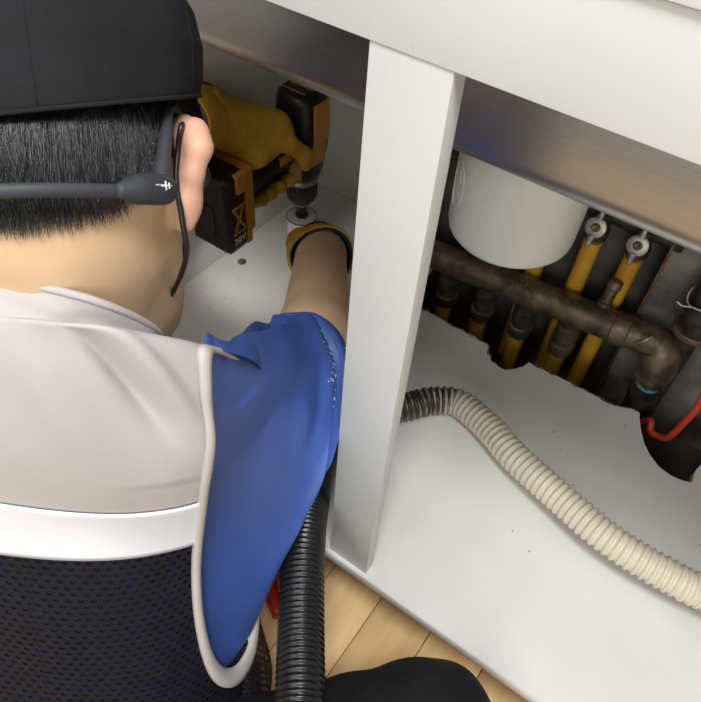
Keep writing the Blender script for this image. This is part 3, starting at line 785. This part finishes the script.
hvs = np.empty((NS, SEG + 1, 3, 3)); hc_ = np.empty((NS, SEG + 1, 3)); hn_ = np.empty((NS, SEG + 1, 3)); ht_ = np.empty((NS, SEG + 1, 3)); hl_ = np.empty((NS, SEG + 1)); hw_ = np.empty((NS, SEG + 1))
for n in range(NS):
    a = math.radians(random.triangular(-128, 128, 10)); h = hairline(a)
    u0 = random.uniform(h + .004, .050); L = random.uniform(.016, .040)
    lift0 = random.uniform(.001, .0035); lift1 = lift0 + random.uniform(.0002, .0042)
    sway = random.gauss(0, .07) + .05 * math.sin(a * 9); u1 = max(u0 - L, h - random.uniform(0, .010))
    cl = random.gauss(0, .02)
    wd = random.uniform(.00022, .0004)
    for s in range(SEG + 1):
        t = s / SEG
        az = a + (sway * t + cl * math.sin(t * 3)) * .55
        hc_[n, s] = scalp(az, u0 + (u1 - u0) * t, 0); hl_[n, s] = lift0 + (lift1 - lift0) * t * t
        hw_[n, s] = wd * (1 - .8 * t)
        hn_[n, s] = HR * math.sin(az) - HF * math.cos(az); ht_[n, s] = HR * math.cos(az) + HF * math.sin(az)
hc_ = settle(hc_, hn_, hl_)
hvs[:, :, 0] = hc_ + ht_ * hw_[..., None]; hvs[:, :, 1] = hc_ - ht_ * hw_[..., None]; hvs[:, :, 2] = hc_ + hn_ * hw_[..., None] * 1.4
base = (np.arange(NS)[:, None, None] * (SEG + 1) + np.arange(SEG)[None, :, None]) * 3
ed = np.array([[0, 1], [1, 2], [2, 0]])
q = np.stack([base + ed[:, 0], base + ed[:, 1], base + 3 + ed[:, 1], base + 3 + ed[:, 0]], -1).reshape(-1, 4)
part('hair_strands', mesh_from(hvs.reshape(-1, 3), q), M_HAIR, hair)['kind'] = 'stuff'

# ---- cap
def cap_pt(az, t):
    """t 0 at the lower edge, 1 at the crown button; az 0 at the back"""
    ue = .022 + .026 * (1 - math.cos(az)) * .9
    prof_r = float(np.interp(t, [0, .12, .3, .5, .68, .82, .92, 1], [1.0, 1.03, 1.045, 1.01, .90, .70, .42, 0]))
    prof_u = float(np.interp(t, [0, .12, .3, .5, .68, .82, .92, 1], [0, .13, .34, .58, .80, .93, .985, 1]))
    u = ue + (.138 - ue) * prof_u
    wob = 1 + .008 * math.sin(3 * az + 5 * t) * math.sin(math.pi * t)
    return hd(.0925 * prof_r * wob * math.sin(az), -.1075 * prof_r * wob * math.cos(az), u)
NAz, NT = 96, 40
vs = [cap_pt(2 * math.pi * k / NAz, i / NT) for i in range(NT) for k in range(NAz)] + [cap_pt(0, 1)]
fs = [(i * NAz + k, i * NAz + (k + 1) % NAz, (i + 1) * NAz + (k + 1) % NAz, (i + 1) * NAz + k) for i in range(NT - 1) for k in range(NAz)]
fs += [((NT - 1) * NAz + k, (NT - 1) * NAz + (k + 1) % NAz, NT * NAz) for k in range(NAz)]
capo = part('cap', mesh_from(vs, fs), M_CAP, who); solidify(capo, .0018)
v_, f_ = tube([cap_pt(2 * math.pi * k / 80, .004) for k in range(80)], .0013, 8, True); part('edge_binding', mesh_from(v_, f_), M_CAP, capo)
for k in range(6):
    az = math.pi / 6 + k * math.pi / 3
    v_, f_ = tube([cap_pt(az, t) for t in np.linspace(.02, .97, 26)], .0004, 6); part('panel_seam', mesh_from(v_, f_), M_CAP, capo)
bm = bmesh.new(); bmesh.ops.create_uvsphere(bm, u_segments=14, v_segments=8, radius=.006); me = bm_mesh(bm, True); me.transform(Matrix.Translation(cap_pt(0, 1))); part('crown_button', me, M_CAP, capo)
vs, fs = [], []
for i in range(9):
    for k in range(25):
        az = math.radians(180 + (k - 12) * 4.3); p = cap_pt(az, .0); o_ = hd(0, .0, 0)
        g = (i / 8) * .062 * math.cos((k - 12) / 12 * 1.35)
        vs.append(p + HF * g - HU * (.010 * (i / 8) + .010 * ((k - 12) / 12) ** 2 * (i / 8)))
for i in range(8):
    for k in range(24): fs.append((i * 25 + k, i * 25 + k + 1, (i + 1) * 25 + k + 1, (i + 1) * 25 + k))
br = part('brim', mesh_from(vs, fs), M_CAP, capo); solidify(br, .003)

# ---- face mask with ear loops
mk = tag(empty('face_mask', hd(0, .1, -.05)), 'black cord of a face mask looped behind the ear', 'face mask')
vs, fs = [], []
for i in range(13):
    for k in range(21):
        a = math.radians((k - 10) * 8.2); u = -.018 - .082 * i / 12
        bulge = .010 * math.sin(math.pi * i / 12)
        r_ = np.interp(i / 12, [0, .4, 1], [.056, .058, .040])
        vs.append(hd(r_ * math.sin(a) * 1.02, .045 + (r_ + bulge) * math.cos(a) * 1.12 - .004, u))
for i in range(12):
    for k in range(20): fs.append((i * 21 + k, i * 21 + k + 1, (i + 1) * 21 + k + 1, (i + 1) * 21 + k))
mo = part('mask_panel', mesh_from(vs, fs), M_CAP, mk); solidify(mo, .0015)
s0_ = np.array([list(q) for q in [V((-0.2829, -0.0584, 0.7068)), V((-0.2799, -0.0689, 0.6977)), V((-0.2730, -0.0806, 0.6859)), V((-0.2631, -0.0902, 0.6743))]], np.float32)
for _ in range(8):
    s0_ = s0_ - np.array(list(HF), np.float32) * np.clip(.0012 - skin_head(s0_), -.02, .02)[:, None]
strap = [hd(.060, .062, -.020), hd(.078, .030, .024)] + [V(q) for q in s0_.tolist()] + [V((-0.2584, -0.0936, 0.6591)), V((-0.2577, -0.0944, 0.6489)), V((-0.2617, -0.0955, 0.6341)), V((-0.2707, -0.0964, 0.6137)), V((-0.2821, -0.0944, 0.5939)), hd(.046, .072, -.072)]
for s in (1, -1):
    pts = strap if s == 1 else [hd(-r, f, u) for r, f, u in ((.060, .070, -.022), (.080, .016, .030), (.090, -.012, .030), (.091, -.016, .0), (.085, -.010, -.03), (.060, .060, -.08))]
    part('ear_loop', tube_me(pts, .0018, 8, samples=60), M_BPLAST, mk)

# ---- neckband headphones
hpn = tag(empty('neckband_headphones', HC), 'slate grey neckband headphones hooked over the ear above the nape', 'headphones')
bandp = [hd(.094 * math.sin(a) + 0, -.112 * math.cos(a) - .003, -.016 + .004 * math.cos(a)) for a in np.radians(np.linspace(-62, 58, 34))]
part('band', tube_me(bandp, .0028, 10, samples=60, flat=1.35), M_HEADSET, hpn)
for s in (1, -1):
    bp_ = [hd(s * r, f, u) for r, f, u in ((.0740, -.078, -.0135), (.0790, -.067, -.0125), (.0830, -.052, -.0115), (.0840, -.040, -.0110))]
    pod = part('battery_pod', tube_me(bp_, [.0034, .0078, .0088, .0086], 16, samples=24), M_HEADSET, hpn)
    hk = [hd(s * r, f, u) for r, f, u in ((.0835, -.040, -.006), (.0835, -.034, .006), (.0830, -.022, .024), (.0805, -.006, .038), (.080, .014, .036), (.080, .030, .016))]
    part('ear_hook', tube_me(hk, [.0065, .0045, .0034, .0028, .0028, .0028], 12, samples=40), M_HEADSET, hpn)
    bm = bmesh.new(); bmesh.ops.create_uvsphere(bm, u_segments=16, v_segments=10, radius=.010); me = bm_mesh(bm, True)
    me.transform(Matrix.Translation(hd(s * .078, .038, .004))); part('transducer', me, M_HEADSET, hpn)
LGP = hd(.0906, -.0575, -.0108); lx = (HR * .42 + HF * .90) * 1.5; ly = HU
for pts in (((-.0052, 0), (-.0012, .0003)), ((-.0010, .0), (.0042, 0)), ((.0014, -.0024), (.0014, .0024)), ((.0030, -.0016), (.0030, .0016))):
    part('printed_logo', tube_me([LGP + lx * a + ly * b_ for a, b_ in pts], .0005, 6), M_WHITEMARK, hpn)

# ---- torso rings shared by shirt and vest: centre, half width, half depth, depth direction
RINGS = [  # centre , w, h, depth dir
    (V((-0.3224, -0.1597, 0.6025)), .0625, .0740, V((-0.3087, 0.3807, -0.8755)), .18),
    (V((-0.3193, -0.1696, 0.5885)), .0680, .0800, V((-0.3065, 0.4274, -0.8553)), .10),
    (V((-0.3250, -0.1705, 0.5745)), .1130, .0900, V((-0.2939, 0.4921, -0.8134)), .02),
    (V((-0.3375, -0.1629, 0.5157)), .1440, .1000, V((-0.4368, 0.6716, -0.5894)), .10),
    (V((-0.3601, -0.1581, 0.4368)), .1500, .1100, V((-0.5478, 0.7961, -0.2618)), .28),
    (V((-0.3533, -0.1891, 0.3183)), .1560, .1150, V((-0.5562, 0.8033, -0.2130)), .22),
    (V((-0.3364, -0.2283, 0.1930)), .1620, .1180, V((-0.5562, 0.8033, -0.2130)), .12),
    (V((-0.3184, -0.2637, 0.0820)), .1780, .1220, V((-0.5562, 0.8033, -0.2130)), .03),
]
RX = V((0.8138, 0.5784, 0.0559)); RY = V((0.4682, -0.5958, -0.6526))
RT = np.array([list(c) + [w, h] + list(b_) + [tl] for c, w, h, b_, tl in RINGS])
RTF = catmull(RT, 281)      # 40 samples per ring step
def ring_pt(s, th, grow=0.0):
    """s in ring units, th degrees: 0 right side, 90 back, -90 front"""
    x = np.clip(s * 40, 0, 280); i = min(int(x), 279); t = x - i
    R = RTF[i] * (1 - t) + RTF[i + 1] * t
    b_ = V(R[5:8]).normalized(); RLAT = RX + RY * R[8]; lat = (RLAT - b_ * RLAT.dot(b_)).normalized()
    c, sn = math.cos(math.radians(th)), math.sin(math.radians(th)); e = 2.25
    k = (abs(c) ** e + abs(sn) ** e) ** (-1 / e)
    return V(R[:3]) + lat * (R[3] + grow) * c * k - b_ * (R[4] + grow) * sn * k
def folds(s, th):
    a = th / 90
    f = .0030 * math.sin(2.1 * s + 5 * a) * math.sin(1.3 * s + 1.7 * a)
    f += .0030 * math.exp(-((th - 52) / 9) ** 2) * math.sin((s - 1.2) * 3.2) * (s < 3.4)
    f -= .011 * math.exp(-(((th - 57) + (s - 2.3) * 10) / 3.6) ** 2) * math.exp(-((s - 2.35) / .5) ** 2)
    f += .009 * math.exp(-(((th - 49) + (s - 2.3) * 10) / 4.5) ** 2) * math.exp(-((s - 2.4) / .6) ** 2) + .005 * math.exp(-(((th - 74) + (s - 2.6) * 8) / 7) ** 2) * math.exp(-((s - 2.6) / .7) ** 2)
    f += .0014 * noise.noise(V((s * 1.7, th * .045, 3.1)))
    return f
# armhole outline in (s, th)
AH_S, AH_RS, AH_T, AH_RT, AH_E, AH_K = 3.92, 1.92, 17.0, 26.0, 2.5, 2.7
def arm_rt(s, back): return AH_RT if back else float(np.interp(s, [2.0, 3.5, 5.0, 6.0], [52, 46, 33, 26]))
def in_arm(s, th, side, g=1.0):
    t0 = AH_T + AH_K * (s - AH_S); t0 = t0 if side > 0 else 180 - t0
    dth = (th - t0 + 180) % 360 - 180
    return (abs((s - AH_S) / (AH_RS * g)) ** AH_E + abs(dth / (arm_rt(s, dth * side > 0) * g)) ** AH_E)
def arm_edge(q, side, g=1.0):
    c, sn = math.cos(q), math.sin(q); k = (abs(c) ** AH_E + abs(sn) ** AH_E) ** (-1 / AH_E)
    s_ = AH_S - AH_RS * g * k * c
    t0 = AH_T + AH_K * (s_ - AH_S); t0 = t0 if side > 0 else 180 - t0
    return s_, t0 + side * arm_rt(s_, sn > 0) * g * k * sn

def vest_band(name, s0, s1, m, parent, grow, ns, uvm=False, full=True):
    NTH = 300
    ss = np.linspace(s0, s1, ns + 1); verts, pos, uvs = [], [], []
    grid = np.empty((ns + 1, NTH), int)
    for i, s in enumerate(ss):
        for k in range(NTH):
            th = -270 + 360 * k / NTH
            sp_, tp = s, th
            for side in (1, -1):
                v = in_arm(s, th, side)
                if .90 < v ** (1 / AH_E) < 1.0 + 1e-9:       # pull the last cut row out onto the outline
                    f = 1 / v ** (1 / AH_E); t0 = AH_T + AH_K * (s - AH_S); t0 = t0 if side > 0 else 180 - t0
                    dth = (th - t0 + 180) % 360 - 180
                    sp_ = AH_S + (s - AH_S) * f; t1 = AH_T + AH_K * (sp_ - AH_S); t1 = t1 if side > 0 else 180 - t1
                    tp = t1 + dth * f
                    sp_ = min(max(sp_, s0), s1)
            verts.append(ring_pt(sp_, tp, grow + folds(sp_, ((tp + 180) % 360) - 180))); grid[i, k] = len(verts) - 1
            uvs.append((math.radians(th) * .135, s * .115))
    faces = []
    for i in range(ns):
        for k in range(NTH):
            k2 = (k + 1) % NTH
            q = (grid[i, k], grid[i + 1, k], grid[i + 1, k2], grid[i, k2])
            thc = -270 + 360 * (k + .5) / NTH; sc_ = (ss[i] + ss[i + 1]) / 2
            if any(in_arm(sc_, thc, sd) < .93 for sd in (1, -1)): continue
            # open at the front centre
            if abs(((thc + 90 + 180) % 360) - 180) < 5 + 2.0 * max(0, sc_ - 1): continue
            faces.append(q)
    used = sorted({i for f in faces for i in f}); rm_ = {u: n for n, u in enumerate(used)}
    me = mesh_from([verts[u] for u in used], [[rm_[i] for i in f] for f in faces])
    if uvm:
        ul = me.uv_layers.new(name='UVMap')
        for lp in me.loops: ul.data[lp.index].uv = uvs[used[lp.vertex_index]]
    o = part(name, me, m, parent); solidify(o, .0012, 1 if False else -1)
    return o
vest = tag(empty('vest_origin', (0, 0, 0)))
bpy.data.objects.remove(vest)
S1, S2 = 3.65, 4.14
yoke = vest_band('vest_yoke', 0.0, S1 + .02, M_VEST, who, .0075, 110)
vest_band('vest_reflective_stripe', S1, S2, M_REFL, who, .0098, 14)
net = vest_band('vest_mesh_panel', S2 - .02, 7.0, M_NET, who, .0082, 60, True)
vest_band('vest_hem', 6.93, 7.0, M_CAP, who, .0095, 3)
# loose front panel hanging beside the hip, with its own reflective tape
FL = [[V((-0.2318, -0.1416, 0.2450)), V((-0.2212, -0.1298, 0.2423)), V((-0.2170, -0.1182, 0.2357))],
      [V((-0.2066, -0.1727, 0.2172)), V((-0.1901, -0.1601, 0.2163)), V((-0.1861, -0.1486, 0.2072))],
      [V((-0.1861, -0.2030, 0.1790)), V((-0.1636, -0.1892, 0.1802)), V((-0.1569, -0.1791, 0.1714))],
      [V((-0.1617, -0.2393, 0.1279)), V((-0.1343, -0.2225, 0.1317)), V((-0.1269, -0.2113, 0.1260))]]
gr_ = [catmull(c, 30) for c in zip(*FL)]                 # three columns down the panel
vs, fs, uvs = [], [], []
for i in range(30):
    row = catmull([gr_[0][i], gr_[1][i], gr_[2][i]], 9)
    for k in range(9): vs.append(row[k]); uvs.append((k * .006, i * .0075))
for i in range(29):
    for k in range(8): fs.append((i * 9 + k, i * 9 + k + 1, (i + 1) * 9 + k + 1, (i + 1) * 9 + k))
me = mesh_from(vs, fs); ul = me.uv_layers.new(name='UVMap')
for lp in me.loops: ul.data[lp.index].uv = uvs[lp.vertex_index]
fp = part('vest_front_panel', me, M_NET, who); solidify(fp, .0015, 0)
tv2, tf2 = [], []
for i in range(12):
    a_, b_, c_ = (gr_[j][i] for j in range(3)); o_ = np.array(list(HF)) * -.0022
    tv2 += [b_ + (c_ - b_) * .45 + o_, b_ + (c_ - b_) * 1.03 + o_]
    if i: tf2.append((2 * i - 2, 2 * i - 1, 2 * i + 1, 2 * i))
tp_ = part('reflective_tape', mesh_from(tv2, tf2), M_REFL, fp); solidify(tp_, .001)
# piping round each armhole and the collar
for side in (1, -1):
    pts = []
    for q in np.linspace(0, 2 * math.pi, 120, endpoint=False):
        s, th = arm_edge(q, side, 1.0)
        pts.append(ring_pt(s, th, .0085 + folds(s, ((th + 180) % 360) - 180)))
    # flat folded binding: ribbon from the outline outwards
    vs, fs = [], []
    for j, g in enumerate((.985, 1.0, 1.035, 1.07, 1.08)):
        for q in np.linspace(0, 2 * math.pi, 140, endpoint=False):
            s, th = arm_edge(q, side, g)
            vs.append(ring_pt(s, th, (.0070, .0108, .0122, .0118, .0088)[j] + folds(s, ((th + 180) % 360) - 180)))
    for j in range(4):
        for k in range(140): fs.append((j * 140 + k, j * 140 + (k + 1) % 140, (j + 1) * 140 + (k + 1) % 140, (j + 1) * 140 + k))
    b_o = part('armhole_binding', mesh_from(vs, fs), M_PIPING, who); solidify(b_o, .0012)
pts = [ring_pt(.02, th, .0085 + folds(.02, th)) for th in np.linspace(-80, 260, 80)]
part('collar_binding', tube_me(pts, .0024, 8), M_VEST, yoke)
pts = [ring_pt(.35, th, -.004) for th in np.linspace(-180, 180, 60, endpoint=False)]
v_, f_ = tube(pts, .006, 8, True, 1.0); part('undershirt_collar', mesh_from(v_, f_), M_CAP, who)

# ---- blue shirt: trunk and two sleeves
NTH = 120
vs = [ring_pt(s, 360 * k / NTH, -.016) for s in np.linspace(.6, 7.0, 80) for k in range(NTH)]
fs = [(i * NTH + k, (i + 1) * NTH + k, (i + 1) * NTH + (k + 1) % NTH, i * NTH + (k + 1) % NTH) for i in range(79) for k in range(NTH)]
shirt = part('shirt', mesh_from(vs, fs), M_BLUE, who)
def sleeve(L0, L1, name, bulge, wr):
    n = 160
    def loopr(L):
        P = np.array([list(p) for p in L]); P = np.vstack([P, P, P]); m = len(L)
        C_ = catmull(P, (3 * m - 1) * 40 + 1)[m * 40:2 * m * 40]
        A_, _ = arclen(np.vstack([C_, C_[:1]]), n + 1); 
        return C_[np.linspace(0, len(C_), n, endpoint=False).astype(int)]
    A_, B_ = loopr(L0), loopr(L1); rows = []; NR = 70
    ca, cb = A_.mean(0), B_.mean(0)
    for i in range(NR + 1):
        t = i / NR
        e_ = t * t * (3 - 2 * t) * .35 + t * .65
        P = A_ * (1 - e_) + B_ * e_; c = ca * (1 - e_) + cb * e_
        d = P - c; ln = np.linalg.norm(d, axis=1)[:, None]; d = d / ln
        amp = bulge * math.sin(math.pi * min(1, t * 1.6 if t < .3 else .48 + (t - .3) * .743))
        for k in range(n):
            P[k] += d[k] * (amp + wr(t, k / n))
        rows.append(P)
    # turned-under hem: step inside
    lastd = (rows[-1] - rows[-1].mean(0)); ln = np.linalg.norm(lastd, axis=1)[:, None]
    rows.append(rows[-1] - lastd / ln * .003); rows.append(rows[-4] - lastd / ln * .0045); rows.append(rows[-12] - lastd / ln * .006)
    return loft_me([[V(p) for p in r] for r in rows], True, False), rows
def wr_right(t, k):
    # k: 0 top, .25 back, .5 bottom, .75 front
    g = lambda x, c, w: math.exp(-((x - c) / w) ** 2)
    f = .019 * g(t, .08, .05) * g(k, .10, .06)                       # gathered pleat at the shoulder
    f -= .012 * g(t, .17, .045) * g(k, .085, .06)
    f += .010 * g(k, .120 + .05 * (t - .5), .013) * g(t, .46, .24)     # ridge running to the hem
    f -= .024 * g(k, .055, .042) * g(t, .50, .28)
    f -= .016 * g(k, .165, .016) * g(t, .27, .11)
    f += .006 * g(k, .195, .014) * g(t, .27, .11)
    f -= .012 * g(k, .232, .013) * g(t, .34, .12)
    f += .004 * g(t, .80, .05) * g(k, .17, .12)
    f -= .0085 * g(t, .875, .016)                                      # hem seam
    f += .0025 * g(t, .93, .03)
    f += .0022 * math.sin(9 * t + 14 * k) * math.sin(math.pi * t) * (.4 + math.sin(5 * k))
    f += .0095 * noise.noise(V((t * 2.6 + k * 3, k * 7.0 - t * 2, 1.7))) * math.sin(math.pi * t) + .004 * noise.noise(V((t * 8, k * 14.0, 4.7))) * math.sin(math.pi * t)
    return f
L0 = []
for q in np.linspace(0, 2 * math.pi, 16, endpoint=False):
    s, th = arm_edge(q, 1, 1.0); L0.append(ring_pt(s, th, .003 + .016 * max(0, min(1, .45 - 1.6 * math.sin(q))) * max(0, min(1, .3 + math.cos(q)))))
L1 = [V((-0.3201, 0.0677, 0.4131)), V((-0.2869, 0.0890, 0.4203)), V((-0.2440, 0.0755, 0.4173)), V((-0.2102, 0.0298, 0.4013)), V((-0.1957, -0.0125, 0.3701)), V((-0.2472, 0.0052, 0.3272)), V((-0.3084, 0.0402, 0.3280)), V((-0.3321, 0.0574, 0.3713))]
me, rows = sleeve(L0, L1, 'sleeve', .009, wr_right)
slv = part('sleeve', me, M_BLUE, who)
part('hem_stitching', tube_me(np.vstack([rows[63] * 1.0, rows[63][:1]]), .0006, 5), M_BLUE, slv)
# dried plaster dust rubbed onto the hem: small raised flecks
dv, df = [], []
for n in range(70):
    i = int(np.clip(random.gauss(61, 2.2), 55, 66)); k = int(np.clip(random.gauss(160 * .245, 6), 24, 56))
    p = V(rows[i][k]); c = V(rows[i].mean(0)); nn = (p - c).normalized(); r_ = random.uniform(.0004, .0018)
    _, u_, w_ = frame_from(nn); p = p + nn * .0007; b0 = len(dv)
    for j in range(5):
        t = 2 * math.pi * j / 5; q_ = r_ * random.uniform(.5, 1.2); dv.append(p + u_ * math.cos(t) * q_ + w_ * math.sin(t) * q_)
    df.append(tuple(range(b0, b0 + 5)))
part('plaster_dust', mesh_from(dv, df), M_DUST, slv)['kind'] = 'stuff'
L0 = []
for q in np.linspace(0, 2 * math.pi, 16, endpoint=False):
    s, th = arm_edge(q, -1, 1.02); L0.append(ring_pt(s, th, -.0035))
ax = (LE - LS).normalized(); cen = LS.lerp(LE, .70)
up_ = (L0[0] - LS); up_ = (up_ - ax * up_.dot(ax)).normalized(); bk = (L0[4] - LS); bk = (bk - ax * bk.dot(ax) - up_ * bk.dot(up_)).normalized()
L1 = [cen + up_ * .060 * math.cos(q) + bk * .060 * math.sin(q) for q in np.linspace(0, 2 * math.pi, 16, endpoint=False)]
me, _r = sleeve(L0, L1, 'sleeve', .006, lambda t, k: .004 * noise.noise(V((t * 3, k * 5, 9.0))) * math.sin(math.pi * t))
part('sleeve', me, M_BLUE, who)

# ---- trousers and shoes
def trousers_f(P):
    d = sd_ell(P, PEL + V((0, 0, -.02)), [V((1, 0, 0)), V((0, 1, 0)), V((0, 0, 1))], (.145, .100, .095))
    d = smin(d, sd_cap(P, RHIP, LHIP, .080, .080), .03); d = smin(d, sd_cap(P, PEL + V((0, 0, -.02)), (RHIP + LHIP) / 2, .084, .090), .03)
    for k, a, h in ((RK, RA, RHIP), (LK, LA, LHIP)):
        d = smin(d, sd_cap(P, h, k, .076, .068), .03)
        d = smin(d, sd_cap(P, k, a, .067, .055), .018)
    w_ = np.sin(P[..., 0] * 70 + P[..., 1] * 40) * np.sin(P[..., 1] * 65 - P[..., 2] * 50)
    return d - .0022 * w_
tv_, tf_ = sdf_me(trousers_f, (-.72, -.62, 0.0), (.10, -.01, .38), .006, 2)
part('trousers', mesh_from(tv_, tf_), M_TROUSER, who)
for a in (RA, LA):
    f_s = lambda P: smin(sd_cap(P, V((a.x, a.y - .03, .052)), V((a.x, a.y + .04, .060)), .043, .042), sd_cap(P, V((a.x, a.y + .02, .040)), V((a.x, a.y + .15, .032)), .040, .030), .03)
    g_s = lambda P: np.maximum(f_s(P), .014 - P[..., 2])
    sv, sf = sdf_me(g_s, (a.x - .07, a.y - .10, 0), (a.x + .07, a.y + .21, .13), .005, 1)
    sh = part('shoe', mesh_from(sv, sf), M_BPLAST, who)
    pts = [(a.x + .043 * math.cos(t) , a.y + .055 + .128 * math.sin(t)) for t in np.linspace(0, 2 * math.pi, 28, endpoint=False)]
    part('sole', poly_me(pts, 0.0, .018), M_SOLE, sh)

# ---- gloves: palm, four fingers and thumb, flared cuff with blue lining
def hand_f(palm, fingers, thumb):
    def f(P):
        d = None
        for a, b_, ra, rb in palm:
            x = sd_cap(P, a, b_, ra, rb); d = x if d is None else smin(d, x, .014)
        for ch, r0, r1 in fingers + [thumb]:
            n = len(ch) - 1; fd = None
            for i in range(n):
                x = sd_cap(P, ch[i], ch[i + 1], r0 + (r1 - r0) * i / n, r0 + (r1 - r0) * (i + 1) / n); fd = x if fd is None else smin(fd, x, .004)
            d = smin(d, fd, .0045)
        return d
    return f
def glove(nm, lab, f, pts, wr, dirv, r0, r1, L, lining=True):
    lo = np.min([list(p) for p in pts], 0) - .035; hi = np.max([list(p) for p in pts], 0) + .035
    v, fc = sdf_me(f, lo, hi, .0026, 2)
    g = part(nm, mesh_from(v, fc), M_GLOVE, who); g['label'] = lab
    d, u, w_ = frame_from(dirv)
    rows = []
    NP = 48
    for s, r in ((.030, r0 * .80), (.012, r0 * .90), (0, r0), (-L * .5, (r0 + r1) / 2), (-L, r1), (-L - .002, r1 - .001), (-L - .002, r1 - .0035)):
        rows.append([wr + d * s + (u * math.cos(t) + w_ * math.sin(t) * .92) * r * (1 + .03 * math.sin(3 * t + s * 60)) for t in np.linspace(0, 2 * math.pi, NP, endpoint=False)])
    part('cuff', loft_me(rows, True, False), M_GLOVE, g)
    rows = []
    for s, r in ((-L - .0022, r1 - .0034), (-L - .0030, r1 - .0050), (-L + .001, r1 - .0070), (-L * .3, r0 - .0045), (.01, r0 * .80)):
        rows.append([wr + d * s + (u * math.cos(t) + w_ * math.sin(t) * .92) * r * (1 + .03 * math.sin(3 * t + s * 60)) for t in np.linspace(0, 2 * math.pi, NP, endpoint=False)])
    part('lining', loft_me(rows, True, False), M_LINING, g)
    return g
# left hand on the drill grip: palm on top, fingers down the right side and under
gx, gy, gz = QX, QY, ZP
P_ = lambda x, y, z: V((gx + x, gy + y - .012, gz + z))
palm = [(LWR, P_(-.008, -.098, .252), .040, .028), (LWR, P_(.004, -.055, .258), .029, .022), (P_(-.004, -.110, .238), P_(-.002, -.048, .246), .023, .021), (P_(.012, -.105, .236), P_(.014, -.052, .242), .017, .016)]
fing = []
for y_, r_, l_ in ((-.050, .0118, .0), (-.073, .0120, .002), (-.095, .0115, .0), (-.115, .0105, -.004)):
    fing.append(([P_(-.014, y_ - .002, .242), P_(-.031, y_ + .003, .222), P_(-.034, y_ + .004, .192 - l_), P_(-.018, y_ + .004, .164 - l_), P_(.004, y_ + .004, .156), P_(.021, y_ + .006, .166)], r_ * 1.04, r_ * .90))
thumb = ([P_(.008, -.085, .250), P_(.030, -.058, .240), P_(.037, -.036, .216), P_(.034, -.024, .190)], .0150, .0112)
allp = [q for a in palm for q in a[:2]] + [q for c in fing for q in c[0]] + thumb[0]
glove('glove', 'mustard work glove gripping the drill handle', hand_f(palm, fing, thumb), allp, LWR + (P_(0, -.09, .25) - LWR) * .05, (LWR - LE).normalized() * .75 + (P_(0, -.09, .25) - LWR).normalized() * .35, .0415, .050, .045)
# right hand steadying beside the hole saw
dv_ = (RKN - RWR).normalized()
sd_ = dv_.cross(V((0, 0, 1))).normalized(); nd = sd_.cross(dv_).normalized()
R_ = lambda a, b_, c: RKN + dv_ * a + sd_ * b_ + nd * c
RW2 = RWR.lerp(RKN, .36)
palm = [(RW2, R_(0, .018, 0), .037, .022), (RW2, R_(0, -.018, 0), .037, .022), (R_(0, -.024, 0), R_(0, .026, 0), .0165, .0165), (R_(-.03, -.020, -.006), R_(-.03, .02, -.006), .018, .018)]
fing = []
for b_, l_, r_ in ((.028, .92, .0108), (.010, 1.0, .0112), (-.009, .95, .0110), (-.027, .80, .0098)):
    fing.append(([R_(.0, b_, 0), R_(.030 * l_, b_ * 1.15, -.004), R_(.050 * l_, b_ * 1.2, -.022), R_(.056 * l_, b_ * 1.2, -.042)], r_, r_ * .85))
thumb = ([R_(-.055, .026, -.010), R_(-.030, .048, -.022), R_(-.004, .054, -.032), R_(.014, .050, -.040)], .0135, .0105)
allp = [q for a in palm for q in a[:2]] + [q for c in fing for q in c[0]] + thumb[0]
glove('glove', 'mustard work glove with blue lined cuff reaching beside the hole saw', hand_f(palm, fing, thumb), allp, RWR + dv_ * .012, dv_, .0435, .0470, .026)
